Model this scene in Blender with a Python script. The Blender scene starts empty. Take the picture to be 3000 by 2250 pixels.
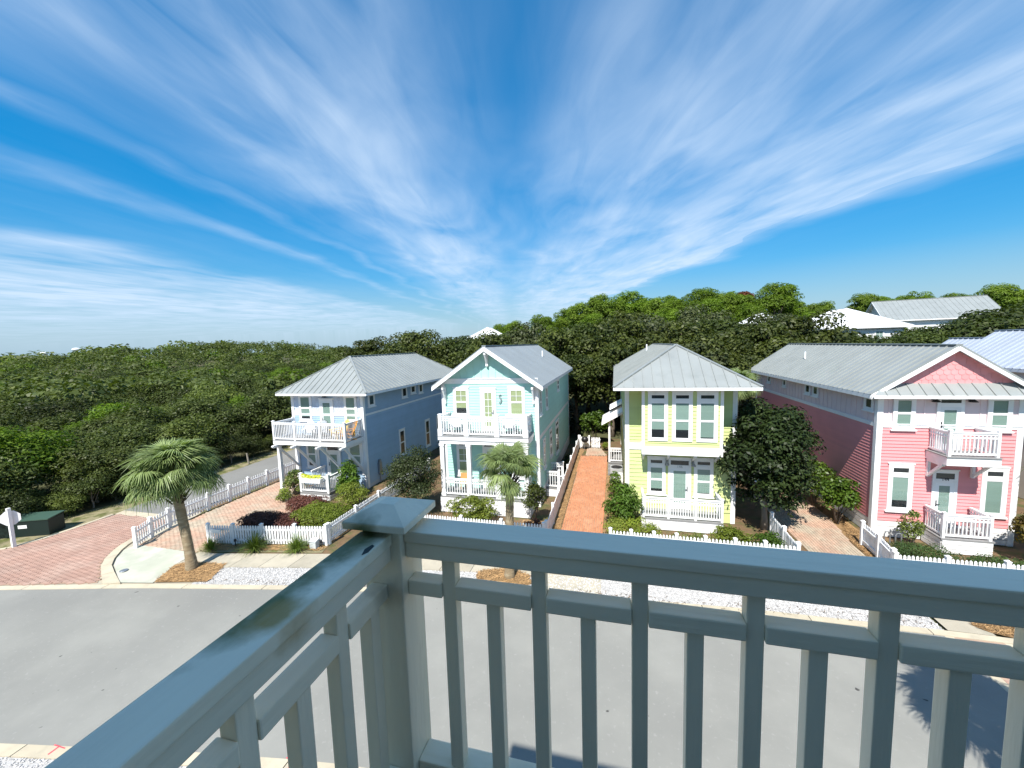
import bpy, bmesh, math, random
import numpy as np
from mathutils import Vector, Matrix
random.seed(11)
rng = np.random.default_rng(11)
S = bpy.context.scene
C = S.collection
R = math.radians

# ------------------------------------------------------------------ camera
CAMH = 8.6
cam = bpy.data.cameras.new('camera')
cam.sensor_width = 36.0
cam.lens = 13.92
cam.clip_start = 0.05
cam.clip_end = 6000
camo = bpy.data.objects.new('camera', cam)
C.objects.link(camo)
cr, cu, cb = (0.96800, 0.249095, -0.030445), (0.005222, 0.101299, 0.994842), (0.250894, -0.963167, 0.096756)
camo.matrix_world = Matrix(((cr[0], cu[0], cb[0], 0), (cr[1], cu[1], cb[1], 0), (cr[2], cu[2], cb[2], CAMH), (0, 0, 0, 1)))
S.camera = camo
# ------------------------------------------------------------------ sun, sky, exposure
SUN = Vector((0.12, 1.0, -1.32)).normalized()
sun = bpy.data.lights.new('sun', 'SUN')
sun.energy = 4.7
sun.angle = R(0.53)
sun.color = (1.0, 0.955, 0.88)
suno = bpy.data.objects.new('sun', sun)
suno.rotation_euler = SUN.to_track_quat('-Z', 'Y').to_euler()
C.objects.link(suno)
S.view_settings.view_transform = 'Standard'
S.view_settings.look = 'None'
S.view_settings.exposure = 0.80
S.view_settings.gamma = 1.0


def make_world():
    w = bpy.data.worlds.new('World')
    S.world = w
    w.use_nodes = True
    nt = w.node_tree
    N, L = nt.nodes, nt.links
    N.clear()
    out = N.new('ShaderNodeOutputWorld')
    bg = N.new('ShaderNodeBackground')
    sky = N.new('ShaderNodeTexSky')
    sky.sky_type = 'NISHITA'
    sky.sun_disc = False
    sky.sun_elevation = math.atan2(1.32, math.hypot(0.12, 1.0))
    sky.sun_rotation = math.atan2(-0.12, -1.0)
    sky.air_density = 1.0
    sky.dust_density = 0.0
    sky.ozone_density = 3.0
    hs = N.new('ShaderNodeHueSaturation')
    hs.inputs['Saturation'].default_value = 1.42
    hs.inputs['Hue'].default_value = 0.488
    hs.inputs['Value'].default_value = 0.75
    bw = N.new('ShaderNodeRGBToBW')
    L.new(sky.outputs[0], bw.inputs[0])
    k1 = N.new('ShaderNodeMath')
    k1.operation = 'MULTIPLY_ADD'
    L.new(bw.outputs[0], k1.inputs[0])
    k1.inputs[1].default_value = 0.20
    k1.inputs[2].default_value = 1.0
    k2 = N.new('ShaderNodeMath')
    k2.operation = 'DIVIDE'
    k2.inputs[0].default_value = 1.38
    L.new(k1.outputs[0], k2.inputs[1])
    k3 = N.new('ShaderNodeVectorMath')
    k3.operation = 'SCALE'
    k4 = N.new('ShaderNodeVectorMath')
    k4.operation = 'MULTIPLY'
    k4.inputs[1].default_value = (0.94, 0.98, 1.06)
    L.new(sky.outputs[0], k3.inputs[0])
    L.new(k2.outputs[0], k3.inputs['Scale'])
    L.new(k3.outputs[0], k4.inputs[0])
    L.new(k4.outputs[0], hs.inputs['Color'])
    # pale haze along the horizon
    hz = N.new('ShaderNodeMixRGB')
    L.new(hs.outputs[0], hz.inputs[1])
    hz.inputs[2].default_value = (1.75, 2.65, 3.45, 1)
    tc = N.new('ShaderNodeTexCoord')
    sp = N.new('ShaderNodeSeparateXYZ')
    L.new(tc.outputs['Generated'], sp.inputs[0])

    def m(op, a, b=None, c=None):
        n = N.new('ShaderNodeMath')
        n.operation = op
        for i, x in enumerate((a, b, c)):
            if x is None:
                continue
            if isinstance(x, (int, float)):
                n.inputs[i].default_value = x
            else:
                L.new(x, n.inputs[i])
        return n.outputs[0]
    X, Y, Z = sp.outputs
    hm = N.new('ShaderNodeMapRange')
    hm.inputs['From Min'].default_value = 0.16
    hm.inputs['From Max'].default_value = 0.0
    hm.inputs['To Max'].default_value = 0.92
    L.new(Z, hm.inputs[0])
    L.new(hm.outputs[0], hz.inputs[0])
    # a high cloud sheet, seen in perspective: streaks run along azimuth -14.5 deg
    zz = m('ADD', m('MAXIMUM', m('SUBTRACT', Z, m('MULTIPLY', Y, 0.06)), 0.0), 0.035)
    ac = m('DIVIDE', m('ADD', m('MULTIPLY', X, 0.968), m('MULTIPLY', Y, 0.25)), zz)
    al = m('DIVIDE', m('ADD', m('MULTIPLY', X, -0.25), m('MULTIPLY', Y, 0.968)), zz)

    def noise(sa, sl, detail, rough, seed, dist=0.0):
        cx = N.new('ShaderNodeCombineXYZ')
        L.new(m('MULTIPLY', ac, sa), cx.inputs[0])
        L.new(m('MULTIPLY', al, sl), cx.inputs[1])
        cx.inputs[2].default_value = seed
        n = N.new('ShaderNodeTexNoise')
        n.inputs['Scale'].default_value = 1.0
        n.inputs['Detail'].default_value = detail
        n.inputs['Roughness'].default_value = rough
        n.inputs['Distortion'].default_value = dist
        L.new(cx.outputs[0], n.inputs['Vector'])
        return n.outputs[0]
    warp = noise(0.55, 0.6, 3, 0.5, 3.1)
    warp2 = noise(2.6, 1.4, 3, 0.5, 8.4)
    acw = m('ADD', ac, m('ADD', m('MULTIPLY', m('SUBTRACT', warp, 0.5), m('ADD', 0.42, m('MULTIPLY', m('ABSOLUTE', ac), 0.24))), m('MULTIPLY', m('SUBTRACT', warp2, 0.5), 0.16)))
    s = m('ADD', m('DIVIDE', m('ARCTANGENT', acw), math.pi), 0.5)
    ramp = N.new('ShaderNodeValToRGB')
    stops = [(0, 1.0), (.05, 1.0), (.07, .55), (.082, .65), (.092, .08), (.119, .06), (.127, .42), (.137, .05), (.154, .05), (.163, .34), (.172, .10),
             (.20, .30), (.222, .62), (.25, .52), (.28, .66), (.335, .60), (.372, .44), (.425, .30), (.465, .17), (.515, .09), (.56, .20), (.62, .40), (.68, .40),
             (.742, .62), (.79, .46), (.85, .62), (.884, .70)]
    stops += [(.902, .04), (.925, 0), (1, 0)]
    cr_ = ramp.color_ramp
    while len(cr_.elements) < len(stops):
        cr_.elements.new(0.5)
    for e, (p, v) in zip(cr_.elements, stops):
        e.position = p
        e.color = (v, v, v, 1)
    L.new(s, ramp.inputs[0])
    st1 = noise(5.5, 1.1, 5, 0.55, 0.0, 0.7)
    st2 = noise(1.5, 0.7, 4, 0.5, 5.0, 0.8)
    st3 = noise(0.55, 0.5, 3, 0.5, 12.0, 0.5)
    mr = N.new('ShaderNodeMapRange')
    mr.inputs['From Min'].default_value = 0.33
    mr.inputs['From Max'].default_value = 0.66
    mr.inputs['To Min'].default_value = 0.14
    mr.inputs['To Max'].default_value = 1.22
    L.new(m('ADD', m('MULTIPLY', st1, 0.30), m('ADD', m('MULTIPLY', st2, 0.42), m('MULTIPLY', st3, 0.28))), mr.inputs[0])
    dens = m('MULTIPLY', ramp.outputs[0], mr.outputs[0])
    # a thin even veil low in the sky
    vl_ = N.new('ShaderNodeMapRange')
    vl_.inputs['From Min'].default_value = 0.50
    vl_.inputs['From Max'].default_value = 0.12
    vl_.inputs['To Max'].default_value = 0.27
    L.new(Z, vl_.inputs[0])
    ve = m('MULTIPLY', m('MULTIPLY', vl_.outputs[0], st2), m('MULTIPLY', m('LESS_THAN', s, 0.89), m('SMOOTH_MIN', m('MAXIMUM', m('MULTIPLY', m('SUBTRACT', s, 0.22), 6.0), 0.0), 1.0)))
    dens = m('ADD', dens, m('MULTIPLY', ve, 1.5))
    # the sheet thins out towards the horizon
    fh = N.new('ShaderNodeMapRange')
    fh.inputs['From Min'].default_value = 0.01
    fh.inputs['From Max'].default_value = 0.10
    L.new(Z, fh.inputs[0])
    dens = m('MINIMUM', m('MULTIPLY', m('MULTIPLY', dens, fh.outputs[0]), 1.0), 0.9)
    mix = N.new('ShaderNodeMixRGB')
    L.new(dens, mix.inputs[0])
    L.new(hz.outputs[0], mix.inputs[1])
    mix.inputs[2].default_value = (3.05, 3.8, 4.75, 1)
    L.new(mix.outputs[0], bg.inputs['Color'])
    bg.inputs['Strength'].default_value = 0.13
    L.new(bg.outputs[0], out.inputs[0])


make_world()

# ------------------------------------------------------------------ helpers
WL = {}


def _wl(p):
    return WL.get(p.name, Vector((0, 0, 0))) if p else Vector((0, 0, 0))


def put(name, me, parent=None, loc=(0, 0, 0), rot=None, scale=None):
    o = bpy.data.objects.new(name, me)
    C.objects.link(o)
    loc = Vector(loc)
    if parent:
        o.parent = parent
        o.location = loc - _wl(parent)
    else:
        o.location = loc
    WL[o.name] = loc
    if rot:
        o.rotation_euler = rot
    if scale:
        o.scale = scale
    return o


def tag(o, label, cat, group=None):
    o['label'] = label
    o['category'] = cat
    if group:
        o['group'] = group
    return o


def thing(name, loc, label, cat, group=None):
    o = bpy.data.objects.new(name, None)
    o.empty_display_size = 0.2
    C.objects.link(o)
    o.location = loc
    WL[o.name] = Vector(loc)
    return tag(o, label, cat, group)


def copy_tree(o, parent=None):
    c = o.copy()
    C.objects.link(c)
    if parent:
        c.parent = parent
    for ch in list(o.children):
        copy_tree(ch, c)
    return c


class MB:
    def __init__(s):
        s.v, s.f, s.m = [], [], []

    def poly(s, pts, mi=0):
        n = len(s.v)
        s.v += [tuple(p) for p in pts]
        s.f.append(tuple(range(n, n + len(pts))))
        s.m.append(mi)

    def box(s, x0, y0, z0, x1, y1, z1, mi=0):
        if x0 > x1: x0, x1 = x1, x0
        if y0 > y1: y0, y1 = y1, y0
        if z0 > z1: z0, z1 = z1, z0
        n = len(s.v)
        s.v += [(x0, y0, z0), (x1, y0, z0), (x1, y1, z0), (x0, y1, z0), (x0, y0, z1), (x1, y0, z1), (x1, y1, z1), (x0, y1, z1)]
        for q in ((3, 2, 1, 0), (4, 5, 6, 7), (0, 1, 5, 4), (1, 2, 6, 5), (2, 3, 7, 6), (3, 0, 4, 7)):
            s.f.append(tuple(n + i for i in q))
            s.m.append(mi)
        return s

    def prism(s, pts, ext, mi=0):
        n = len(s.v)
        k = len(pts)
        ext = Vector(ext)
        s.v += [tuple(p) for p in pts] + [tuple(Vector(p) + ext) for p in pts]
        s.f.append(tuple(range(n + k - 1, n - 1, -1)))
        s.f.append(tuple(range(n + k, n + 2 * k)))
        s.m += [mi, mi]
        for i in range(k):
            j = (i + 1) % k
            s.f.append((n + i, n + j, n + k + j, n + k + i))
            s.m.append(mi)
        return s

    def bar(s, a, b, w, h, mi=0, up=(0, 0, 1)):
        a, b = Vector(a), Vector(b)
        d = (b - a).normalized()
        u = Vector(up)
        r = d.cross(u)
        if r.length < 1e-4:
            r = d.cross(Vector((1, 0, 0)))
        r.normalize()
        u = r.cross(d)
        c = [a + r * (sx * w / 2) + u * (sy * h / 2) for sx, sy in ((-1, -1), (1, -1), (1, 1), (-1, 1))]
        return s.prism(c, b - a, mi)

    def tube(s, pts, rad, n=8, mi=0, cap=True):
        pts = [Vector(p) for p in pts]
        base = len(s.v)
        for i, p in enumerate(pts):
            d = (pts[min(i + 1, len(pts) - 1)] - pts[max(i - 1, 0)]).normalized()
            a = d.cross(Vector((0.31, 0.95, 0.05)))
            if a.length < 0.1:
                a = d.cross(Vector((1, 0, 0)))
            a.normalize()
            b = d.cross(a)
            r = rad[i] if isinstance(rad, (list, tuple)) else rad
            for k in range(n):
                t = 2 * math.pi * k / n
                s.v.append(tuple(p + a * (r * math.cos(t)) + b * (r * math.sin(t))))
        for i in range(len(pts) - 1):
            for k in range(n):
                k2 = (k + 1) % n
                s.f.append((base + i * n + k, base + i * n + k2, base + (i + 1) * n + k2, base + (i + 1) * n + k))
                s.m.append(mi)
        if cap:
            s.f.append(tuple(base + k for k in range(n))[::-1])
            s.f.append(tuple(base + (len(pts) - 1) * n + k for k in range(n)))
            s.m += [mi, mi]
        return s

    def lathe(s, prof, n=16, cx=0, cy=0, mi=0):
        base = len(s.v)
        for r, z in prof:
            for k in range(n):
                t = 2 * math.pi * k / n
                s.v.append((cx + r * math.cos(t), cy + r * math.sin(t), z))
        for i in range(len(prof) - 1):
            for k in range(n):
                k2 = (k + 1) % n
                s.f.append((base + i * n + k, base + i * n + k2, base + (i + 1) * n + k2, base + (i + 1) * n + k))
                s.m.append(mi)
        return s

    def mesh(s, mats, name='m', off=(0, 0, 0), smooth=False, recalc=True):
        me = bpy.data.meshes.new(name)
        if off != (0, 0, 0):
            s.v = [(a - off[0], b - off[1], c - off[2]) for a, b, c in s.v]
        me.from_pydata(s.v, [], s.f)
        if not isinstance(mats, (list, tuple)):
            mats = [mats]
        for mt in mats:
            me.materials.append(mt)
        if len(mats) > 1:
            me.polygons.foreach_set('material_index', s.m)
        if recalc:
            bm = bmesh.new()
            bm.from_mesh(me)
            bmesh.ops.recalc_face_normals(bm, faces=bm.faces)
            bm.to_mesh(me)
            bm.free()
        if smooth:
            me.polygons.foreach_set('use_smooth', [True] * len(me.polygons))
        me.update()
        return me

    def obj(s, name, mats, parent=None, smooth=False):
        xs, ys, zs = zip(*s.v)
        off = ((min(xs) + max(xs)) / 2, (min(ys) + max(ys)) / 2, min(zs))
        return put(name, s.mesh(mats, name, off, smooth), parent, off)


_bx = {}


def boxmesh(dx, dy, dz, mt, bev=0.0):
    k = (round(dx, 4), round(dy, 4), round(dz, 4), mt.name, bev)
    if k not in _bx:
        me = MB().box(-dx / 2, -dy / 2, 0, dx / 2, dy / 2, dz).mesh(mt, 'box')
        if bev:
            bm = bmesh.new()
            bm.from_mesh(me)
            bmesh.ops.bevel(bm, geom=bm.edges[:], offset=bev, segments=2, affect='EDGES', profile=0.6)
            bm.to_mesh(me)
            bm.free()
        _bx[k] = me
    return _bx[k]


def struct(name, mb, mats, label=None, parent=None):
    o = mb.obj(name, mats, parent)
    if not parent:
        o['kind'] = 'structure'
    return o


def sheet(name, pts, z, mt, kind='structure'):
    mb = MB()
    mb.poly([(x, y, z) for x, y in pts])
    o = mb.obj(name, mt)
    if kind:
        o['kind'] = kind
    return o


# ------------------------------------------------------------------ materials
MATS = {}


def _base(name):
    mt = bpy.data.materials.new(name)
    mt.use_nodes = True
    nt = mt.node_tree
    b = nt.nodes['Principled BSDF']
    MATS[name] = mt
    return mt, nt, nt.nodes, nt.links, b


def mat(name, col, rough=0.55, var=0.06, scale=3.0, pvar=0.05, bump=0.0, bscale=40.0, col2=None, c2s=2.0, c2lo=0.5, c2hi=0.7, spec=0.4, metal=0.0, stretch=(1, 1, 1), c2det=5, island=0.0, bdet=4):
    mt, nt, N, L, b = _base(name)
    geo = N.new('ShaderNodeNewGeometry')
    mp = N.new('ShaderNodeMapping')
    mp.inputs['Scale'].default_value = stretch
    L.new(geo.outputs['Position'], mp.inputs[0])
    no = N.new('ShaderNodeTexNoise')
    no.inputs['Scale'].default_value = scale
    no.inputs['Detail'].default_value = 4
    L.new(mp.outputs[0], no.inputs['Vector'])
    mr = N.new('ShaderNodeMapRange')
    mr.inputs['From Min'].default_value = 0.25
    mr.inputs['From Max'].default_value = 0.75
    mr.inputs['To Min'].default_value = 1 - var
    mr.inputs['To Max'].default_value = 1 + var
    L.new(no.outputs[0], mr.inputs[0])
    oi = N.new('ShaderNodeObjectInfo')
    mr2 = N.new('ShaderNodeMapRange')
    mr2.inputs['To Min'].default_value = 1 - pvar
    mr2.inputs['To Max'].default_value = 1 + pvar
    L.new(oi.outputs['Random'], mr2.inputs[0])
    mu = N.new('ShaderNodeMath')
    mu.operation = 'MULTIPLY'
    L.new(mr.outputs[0], mu.inputs[0])
    L.new(mr2.outputs[0], mu.inputs[1])
    fac = mu.outputs[0]
    if island:
        mr3 = N.new('ShaderNodeMapRange')
        mr3.inputs['To Min'].default_value = 1 - island
        mr3.inputs['To Max'].default_value = 1 + island
        L.new(geo.outputs['Random Per Island'], mr3.inputs[0])
        mu2 = N.new('ShaderNodeMath')
        mu2.operation = 'MULTIPLY'
        L.new(fac, mu2.inputs[0])
        L.new(mr3.outputs[0], mu2.inputs[1])
        fac = mu2.outputs[0]
    src = None
    if col2:
        n2 = N.new('ShaderNodeTexNoise')
        n2.inputs['Scale'].default_value = c2s
        n2.inputs['Detail'].default_value = c2det
        n2.inputs['Roughness'].default_value = 0.6
        L.new(mp.outputs[0], n2.inputs['Vector'])
        m3 = N.new('ShaderNodeMapRange')
        m3.inputs['From Min'].default_value = c2lo
        m3.inputs['From Max'].default_value = c2hi
        L.new(n2.outputs[0], m3.inputs[0])
        mx = N.new('ShaderNodeMixRGB')
        mx.inputs[1].default_value = (*col, 1)
        mx.inputs[2].default_value = (*col2, 1)
        L.new(m3.outputs[0], mx.inputs[0])
        src = mx.outputs[0]
    vm = N.new('ShaderNodeVectorMath')
    vm.operation = 'SCALE'
    if src:
        L.new(src, vm.inputs[0])
    else:
        vm.inputs[0].default_value = col
    L.new(fac, vm.inputs['Scale'])
    L.new(vm.outputs[0], b.inputs['Base Color'])
    b.inputs['Roughness'].default_value = rough
    b.inputs['Specular IOR Level'].default_value = spec
    b.inputs['Metallic'].default_value = metal
    if bump:
        n4 = N.new('ShaderNodeTexNoise')
        n4.inputs['Scale'].default_value = bscale
        n4.inputs['Detail'].default_value = bdet
        L.new(mp.outputs[0], n4.inputs['Vector'])
        bp = N.new('ShaderNodeBump')
        bp.inputs['Strength'].default_value = bump
        bp.inputs['Distance'].default_value = 0.02
        L.new(n4.outputs[0], bp.inputs['Height'])
        L.new(bp.outputs[0], b.inputs['Normal'])
    return mt


def leafmat(name, c1, c2, rough=0.5, trans=0.25, ivar=0.45, spec=0.22, c3=None):
    mt, nt, N, L, b = _base(name)
    geo = N.new('ShaderNodeNewGeometry')
    oi = N.new('ShaderNodeObjectInfo')
    no = N.new('ShaderNodeTexNoise')
    no.inputs['Scale'].default_value = 0.7
    no.inputs['Detail'].default_value = 3
    L.new(geo.outputs['Position'], no.inputs['Vector'])
    a = N.new('ShaderNodeMath')
    a.operation = 'MULTIPLY_ADD'
    L.new(geo.outputs['Random Per Island'], a.inputs[0])
    a.inputs[1].default_value = 0.40
    mr = N.new('ShaderNodeMapRange')
    mr.inputs['From Min'].default_value = 0.3
    mr.inputs['From Max'].default_value = 0.7
    mr.inputs['To Min'].default_value = 0.0
    mr.inputs['To Max'].default_value = 0.45
    L.new(no.outputs[0], mr.inputs[0])
    L.new(mr.outputs[0], a.inputs[2])
    mx = N.new('ShaderNodeMixRGB')
    mx.inputs[1].default_value = (*c1, 1)
    mx.inputs[2].default_value = (*c2, 1)
    L.new(a.outputs[0], mx.inputs[0])
    src = mx.outputs[0]
    mr2 = N.new('ShaderNodeMapRange')
    mr2.inputs['To Min'].default_value = 1 - ivar * 0.5
    mr2.inputs['To Max'].default_value = 1 + ivar * 0.5
    L.new(oi.outputs['Random'], mr2.inputs[0])
    vm = N.new('ShaderNodeVectorMath')
    vm.operation = 'SCALE'
    L.new(src, vm.inputs[0])
    L.new(mr2.outputs[0], vm.inputs['Scale'])
    L.new(vm.outputs[0], b.inputs['Base Color'])
    b.inputs['Roughness'].default_value = rough
    b.inputs['Specular IOR Level'].default_value = spec
    tr = N.new('ShaderNodeBsdfTranslucent')
    v2 = N.new('ShaderNodeVectorMath')
    v2.operation = 'MULTIPLY'
    L.new(vm.outputs[0], v2.inputs[0])
    v2.inputs[1].default_value = (1.5, 1.7, 0.6)
    L.new(v2.outputs[0], tr.inputs['Color'])
    ms = N.new('ShaderNodeMixShader')
    ms.inputs[0].default_value = trans
    L.new(b.outputs[0], ms.inputs[1])
    L.new(tr.outputs[0], ms.inputs[2])
    L.new(ms.outputs[0], N['Material Output'].inputs[0])
    return mt


def glassmat():
    mt, nt, N, L, b = _base('window_glass')
    N.remove(b)
    tr = N.new('ShaderNodeBsdfTransparent')
    tr.inputs[0].default_value = (0.96, 0.985, 0.975, 1)
    gl = N.new('ShaderNodeBsdfGlossy')
    gl.inputs['Roughness'].default_value = 0.03
    fr = N.new('ShaderNodeLayerWeight')
    fr.inputs[0].default_value = 0.5
    pw = N.new('ShaderNodeMath')
    pw.operation = 'POWER'
    L.new(fr.outputs['Facing'], pw.inputs[0])
    pw.inputs[1].default_value = 4.0
    ad = N.new('ShaderNodeMath')
    ad.operation = 'MULTIPLY_ADD'
    ad.inputs[1].default_value = 0.6
    ad.inputs[2].default_value = 0.04
    L.new(pw.outputs[0], ad.inputs[0])
    ms = N.new('ShaderNodeMixShader')
    L.new(ad.outputs[0], ms.inputs[0])
    L.new(tr.outputs[0], ms.inputs[1])
    L.new(gl.outputs[0], ms.inputs[2])
    L.new(ms.outputs[0], N['Material Output'].inputs[0])
    return mt


WHITE = mat('white_paint', (0.80, 0.80, 0.80), 0.45, 0.04, 2.0, 0.03, 0.05, 60, (0.66, 0.67, 0.64), 3.0, 0.58, 0.85)
FENCEW = mat('fence_white_paint', (0.78, 0.79, 0.80), 0.5, 0.05, 4.0, 0.05, 0.06, 60, (0.60, 0.61, 0.57), 6.0, 0.55, 0.8)
SOFFIT = mat('soffit_paint', (0.72, 0.73, 0.74), 0.6)
BLUE = mat('blue_siding_paint', (0.33, 0.45, 0.585), 0.5, 0.05, 1.5, 0.035, 0.05, 50)
BLUE2 = mat('light_blue_shingle_paint', (0.54, 0.59, 0.68), 0.5, 0.06, 2.0, 0.09, 0.05, 50)
MINT = mat('mint_siding_paint', (0.40, 0.66, 0.59), 0.5, 0.04, 1.5, 0.03, 0.05, 50)
LIME = mat('lime_siding_paint', (0.55, 0.62, 0.275), 0.5, 0.05, 1.5, 0.035, 0.05, 50)
PINK = mat('coral_pink_siding_paint', (0.74, 0.29, 0.30), 0.5, 0.05, 1.5, 0.035, 0.05, 50)
PINK2 = mat('pale_pink_panel_paint', (0.76, 0.62, 0.63), 0.5, 0.04, 2.0, 0.03)
PINK3 = mat('coral_shingle_paint', (0.76, 0.31, 0.315), 0.5, 0.05, 2.0, 0.08)
ROOF = mat('galvanised_roof', (0.31, 0.33, 0.32), 0.42, 0.06, 0.8, 0.03, 0.03, 6, (0.26, 0.28, 0.27), 1.2, 0.5, 0.8, metal=0.25)
ROOFB = mat('corrugated_roof', (0.28, 0.315, 0.34), 0.45, 0.05, 0.8, 0.03, metal=0.25)
ROOFW = mat('white_metal_roof', (0.78, 0.79, 0.80), 0.5, 0.04, 1.0)
ROOFL = mat('pale_blue_metal_roof', (0.40, 0.44, 0.50), 0.42, 0.04, 1.0, 0.03, metal=0.2)
GLASS = glassmat()
BLIND = mat('window_blind', (0.235, 0.315, 0.285), 0.6, 0.06, 2.0, 0.06, 0.25, 18, stretch=(0.02, 0.02, 3))
BLINDY = mat('cream_window_blind', (0.36, 0.39, 0.215), 0.6, 0.05, 2.0, 0.05)
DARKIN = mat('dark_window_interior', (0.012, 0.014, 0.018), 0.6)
DOORW = mat('white_door_paint', (0.76, 0.78, 0.79), 0.4, 0.03)
BLACK = mat('black_metal', (0.015, 0.015, 0.017), 0.4)
STEEL = mat('grey_metal', (0.33, 0.35, 0.37), 0.4, metal=0.6)
DECKG = mat('grey_deck_boards', (0.22, 0.22, 0.22), 0.7, 0.12, 5.0, 0.1)
ASPH = mat('asphalt', (0.235, 0.234, 0.215), 0.9, 0.07, 0.25, 0, 0.5, 90, (0.272, 0.27, 0.246), 0.55, 0.42, 0.7, spec=0.25)
ASPH2 = mat('lane_asphalt', (0.205, 0.203, 0.19), 0.9, 0.08, 0.5, 0, 0.4, 90, spec=0.25)
def specks(mt, col, scale, lo, hi):
    nt = mt.node_tree
    N, L = nt.nodes, nt.links
    b = N['Principled BSDF']
    src = b.inputs['Base Color'].links[0].from_socket
    geo = N.new('ShaderNodeNewGeometry')
    no = N.new('ShaderNodeTexNoise')
    no.inputs['Scale'].default_value = scale
    no.inputs['Detail'].default_value = 2
    L.new(geo.outputs['Position'], no.inputs['Vector'])
    mr = N.new('ShaderNodeMapRange')
    mr.inputs['From Min'].default_value = lo
    mr.inputs['From Max'].default_value = hi
    L.new(no.outputs[0], mr.inputs[0])
    mx = N.new('ShaderNodeMixRGB')
    L.new(mr.outputs[0], mx.inputs[0])
    L.new(src, mx.inputs[1])
    mx.inputs[2].default_value = (*col, 1)
    L.new(mx.outputs[0], b.inputs['Base Color'])


specks(ASPH, (.06, .058, .055), 3.6, .735, .775)
specks(ASPH, (.205, .204, .19), .16, .55, .75)
specks(ASPH, (.28, .277, .256), 9.0, .62, .75)
CONC = mat('concrete', (0.40, 0.36, 0.28), 0.85, 0.10, 1.4, 0.07, 0.25, 80, (0.30, 0.28, 0.22), 1.6, 0.5, 0.75)
KERB = mat('kerb_concrete', (0.48, 0.42, 0.31), 0.85, 0.08, 2.0, 0.07, 0.25, 80, (0.38, 0.34, 0.26), 2.5, 0.5, 0.75)
CONCG = mat('stained_concrete', (0.40, 0.41, 0.33), 0.85, 0.12, 0.9, 0.04, 0.25, 80, (0.48, 0.47, 0.40), 1.1, 0.45, 0.62)
BRICKR = mat('red_brick_paver', (0.36, 0.225, 0.175), 0.85, 0.12, 0.6, 0.0, 0.25, 120, (0.40, 0.28, 0.225), 0.8, 0.45, 0.7, island=0.12)
BRICKO = mat('orange_brick_paver', (0.47, 0.20, 0.10), 0.85, 0.08, 0.8, 0.0, 0.25, 120, (0.50, 0.25, 0.145), 1.0, 0.5, 0.75, island=0.14)
BRICKP = mat('pale_pink_paver', (0.43, 0.28, 0.20), 0.85, 0.12, 0.8, 0.0, 0.25, 120, (0.38, 0.32, 0.24), 0.7, 0.42, 0.62, island=0.12)
JOINT = mat('paver_joint_sand', (0.36, 0.25, 0.18), 0.95, 0.15, 3.0)
GRAVB = mat('white_gravel', (0.42, 0.41, 0.395), 0.9, 0.12, 9.0, 0, 0.9, 26, (0.36, 0.35, 0.34), 22.0, 0.55, 0.72)
GRAVS = mat('white_pebble', (0.47, 0.46, 0.45), 0.85, 0.1, 8.0, 0, island=0.35)
STRAW = mat('pine_straw', (0.30, 0.185, 0.085), 0.95, 0.25, 7.0, 0, 0.9, 40, (0.16, 0.10, 0.05), 6.0, 0.45, 0.7)
STRAWN = mat('pine_needle', (0.36, 0.22, 0.10), 0.9, 0.2, 3.0, 0, island=0.5)
SOIL = mat('garden_soil', (0.15, 0.095, 0.05), 0.95, 0.25, 2.5, 0, 0.9, 30, (0.085, 0.09, 0.03), 1.2, 0.48, 0.62)
GROUND = mat('scrub_ground', (0.07, 0.075, 0.03), 0.95, 0.25, 0.4, 0, 0.6, 10, (0.12, 0.10, 0.055), 0.3, 0.5, 0.7)
VERGE = mat('sandy_verge', (0.24, 0.21, 0.12), 0.95, 0.25, 2.0, 0, 0.7, 30, (0.10, 0.11, 0.03), 1.6, 0.45, 0.6)
BARK = mat('bark', (0.13, 0.105, 0.08), 0.9, 0.25, 4.0, 0.1, 0.7, 30, stretch=(1, 1, .25))
BARKL = mat('pale_bark', (0.26, 0.23, 0.19), 0.9, 0.2, 5.0, 0.1, 0.6, 30, stretch=(1, 1, .25))
PALMT = mat('palm_trunk', (0.25, 0.19, 0.115), 0.9, 0.22, 5.0, 0.05, 0.9, 22, (0.36, 0.30, 0.20), 3.0, 0.45, 0.65, stretch=(1, 1, 3))
BOOT = mat('palm_boots', (0.035, 0.022, 0.014), 0.9, 0.3, 6.0, 0.3)
ORANGE = mat('orange_chair_paint', (0.86, 0.42, 0.07), 0.45, 0.05, 4, 0.08)
YELLOWC = mat('yellow_chair_paint', (0.86, 0.60, 0.13), 0.45, 0.05, 4, 0.06)
SHADEGREEN = mat('shade_darkened_green_metal', (0.006, 0.016, 0.014), 0.5)  # cabinet green, darkened so the colour itself carries the shade
SHADEGREENL = mat('shade_darkened_lid_green', (0.045, 0.09, 0.065), 0.5)  # lid green with the same shade painted in; pedestal uses it too
CARP = mat('silver_car_paint', (0.62, 0.64, 0.66), 0.25, 0.0, metal=0.5)
TYRE = mat('tyre_rubber', (0.02, 0.02, 0.02), 0.8)
REDP = mat('red_spray_paint', (0.7, 0.08, 0.10), 0.8)

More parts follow.
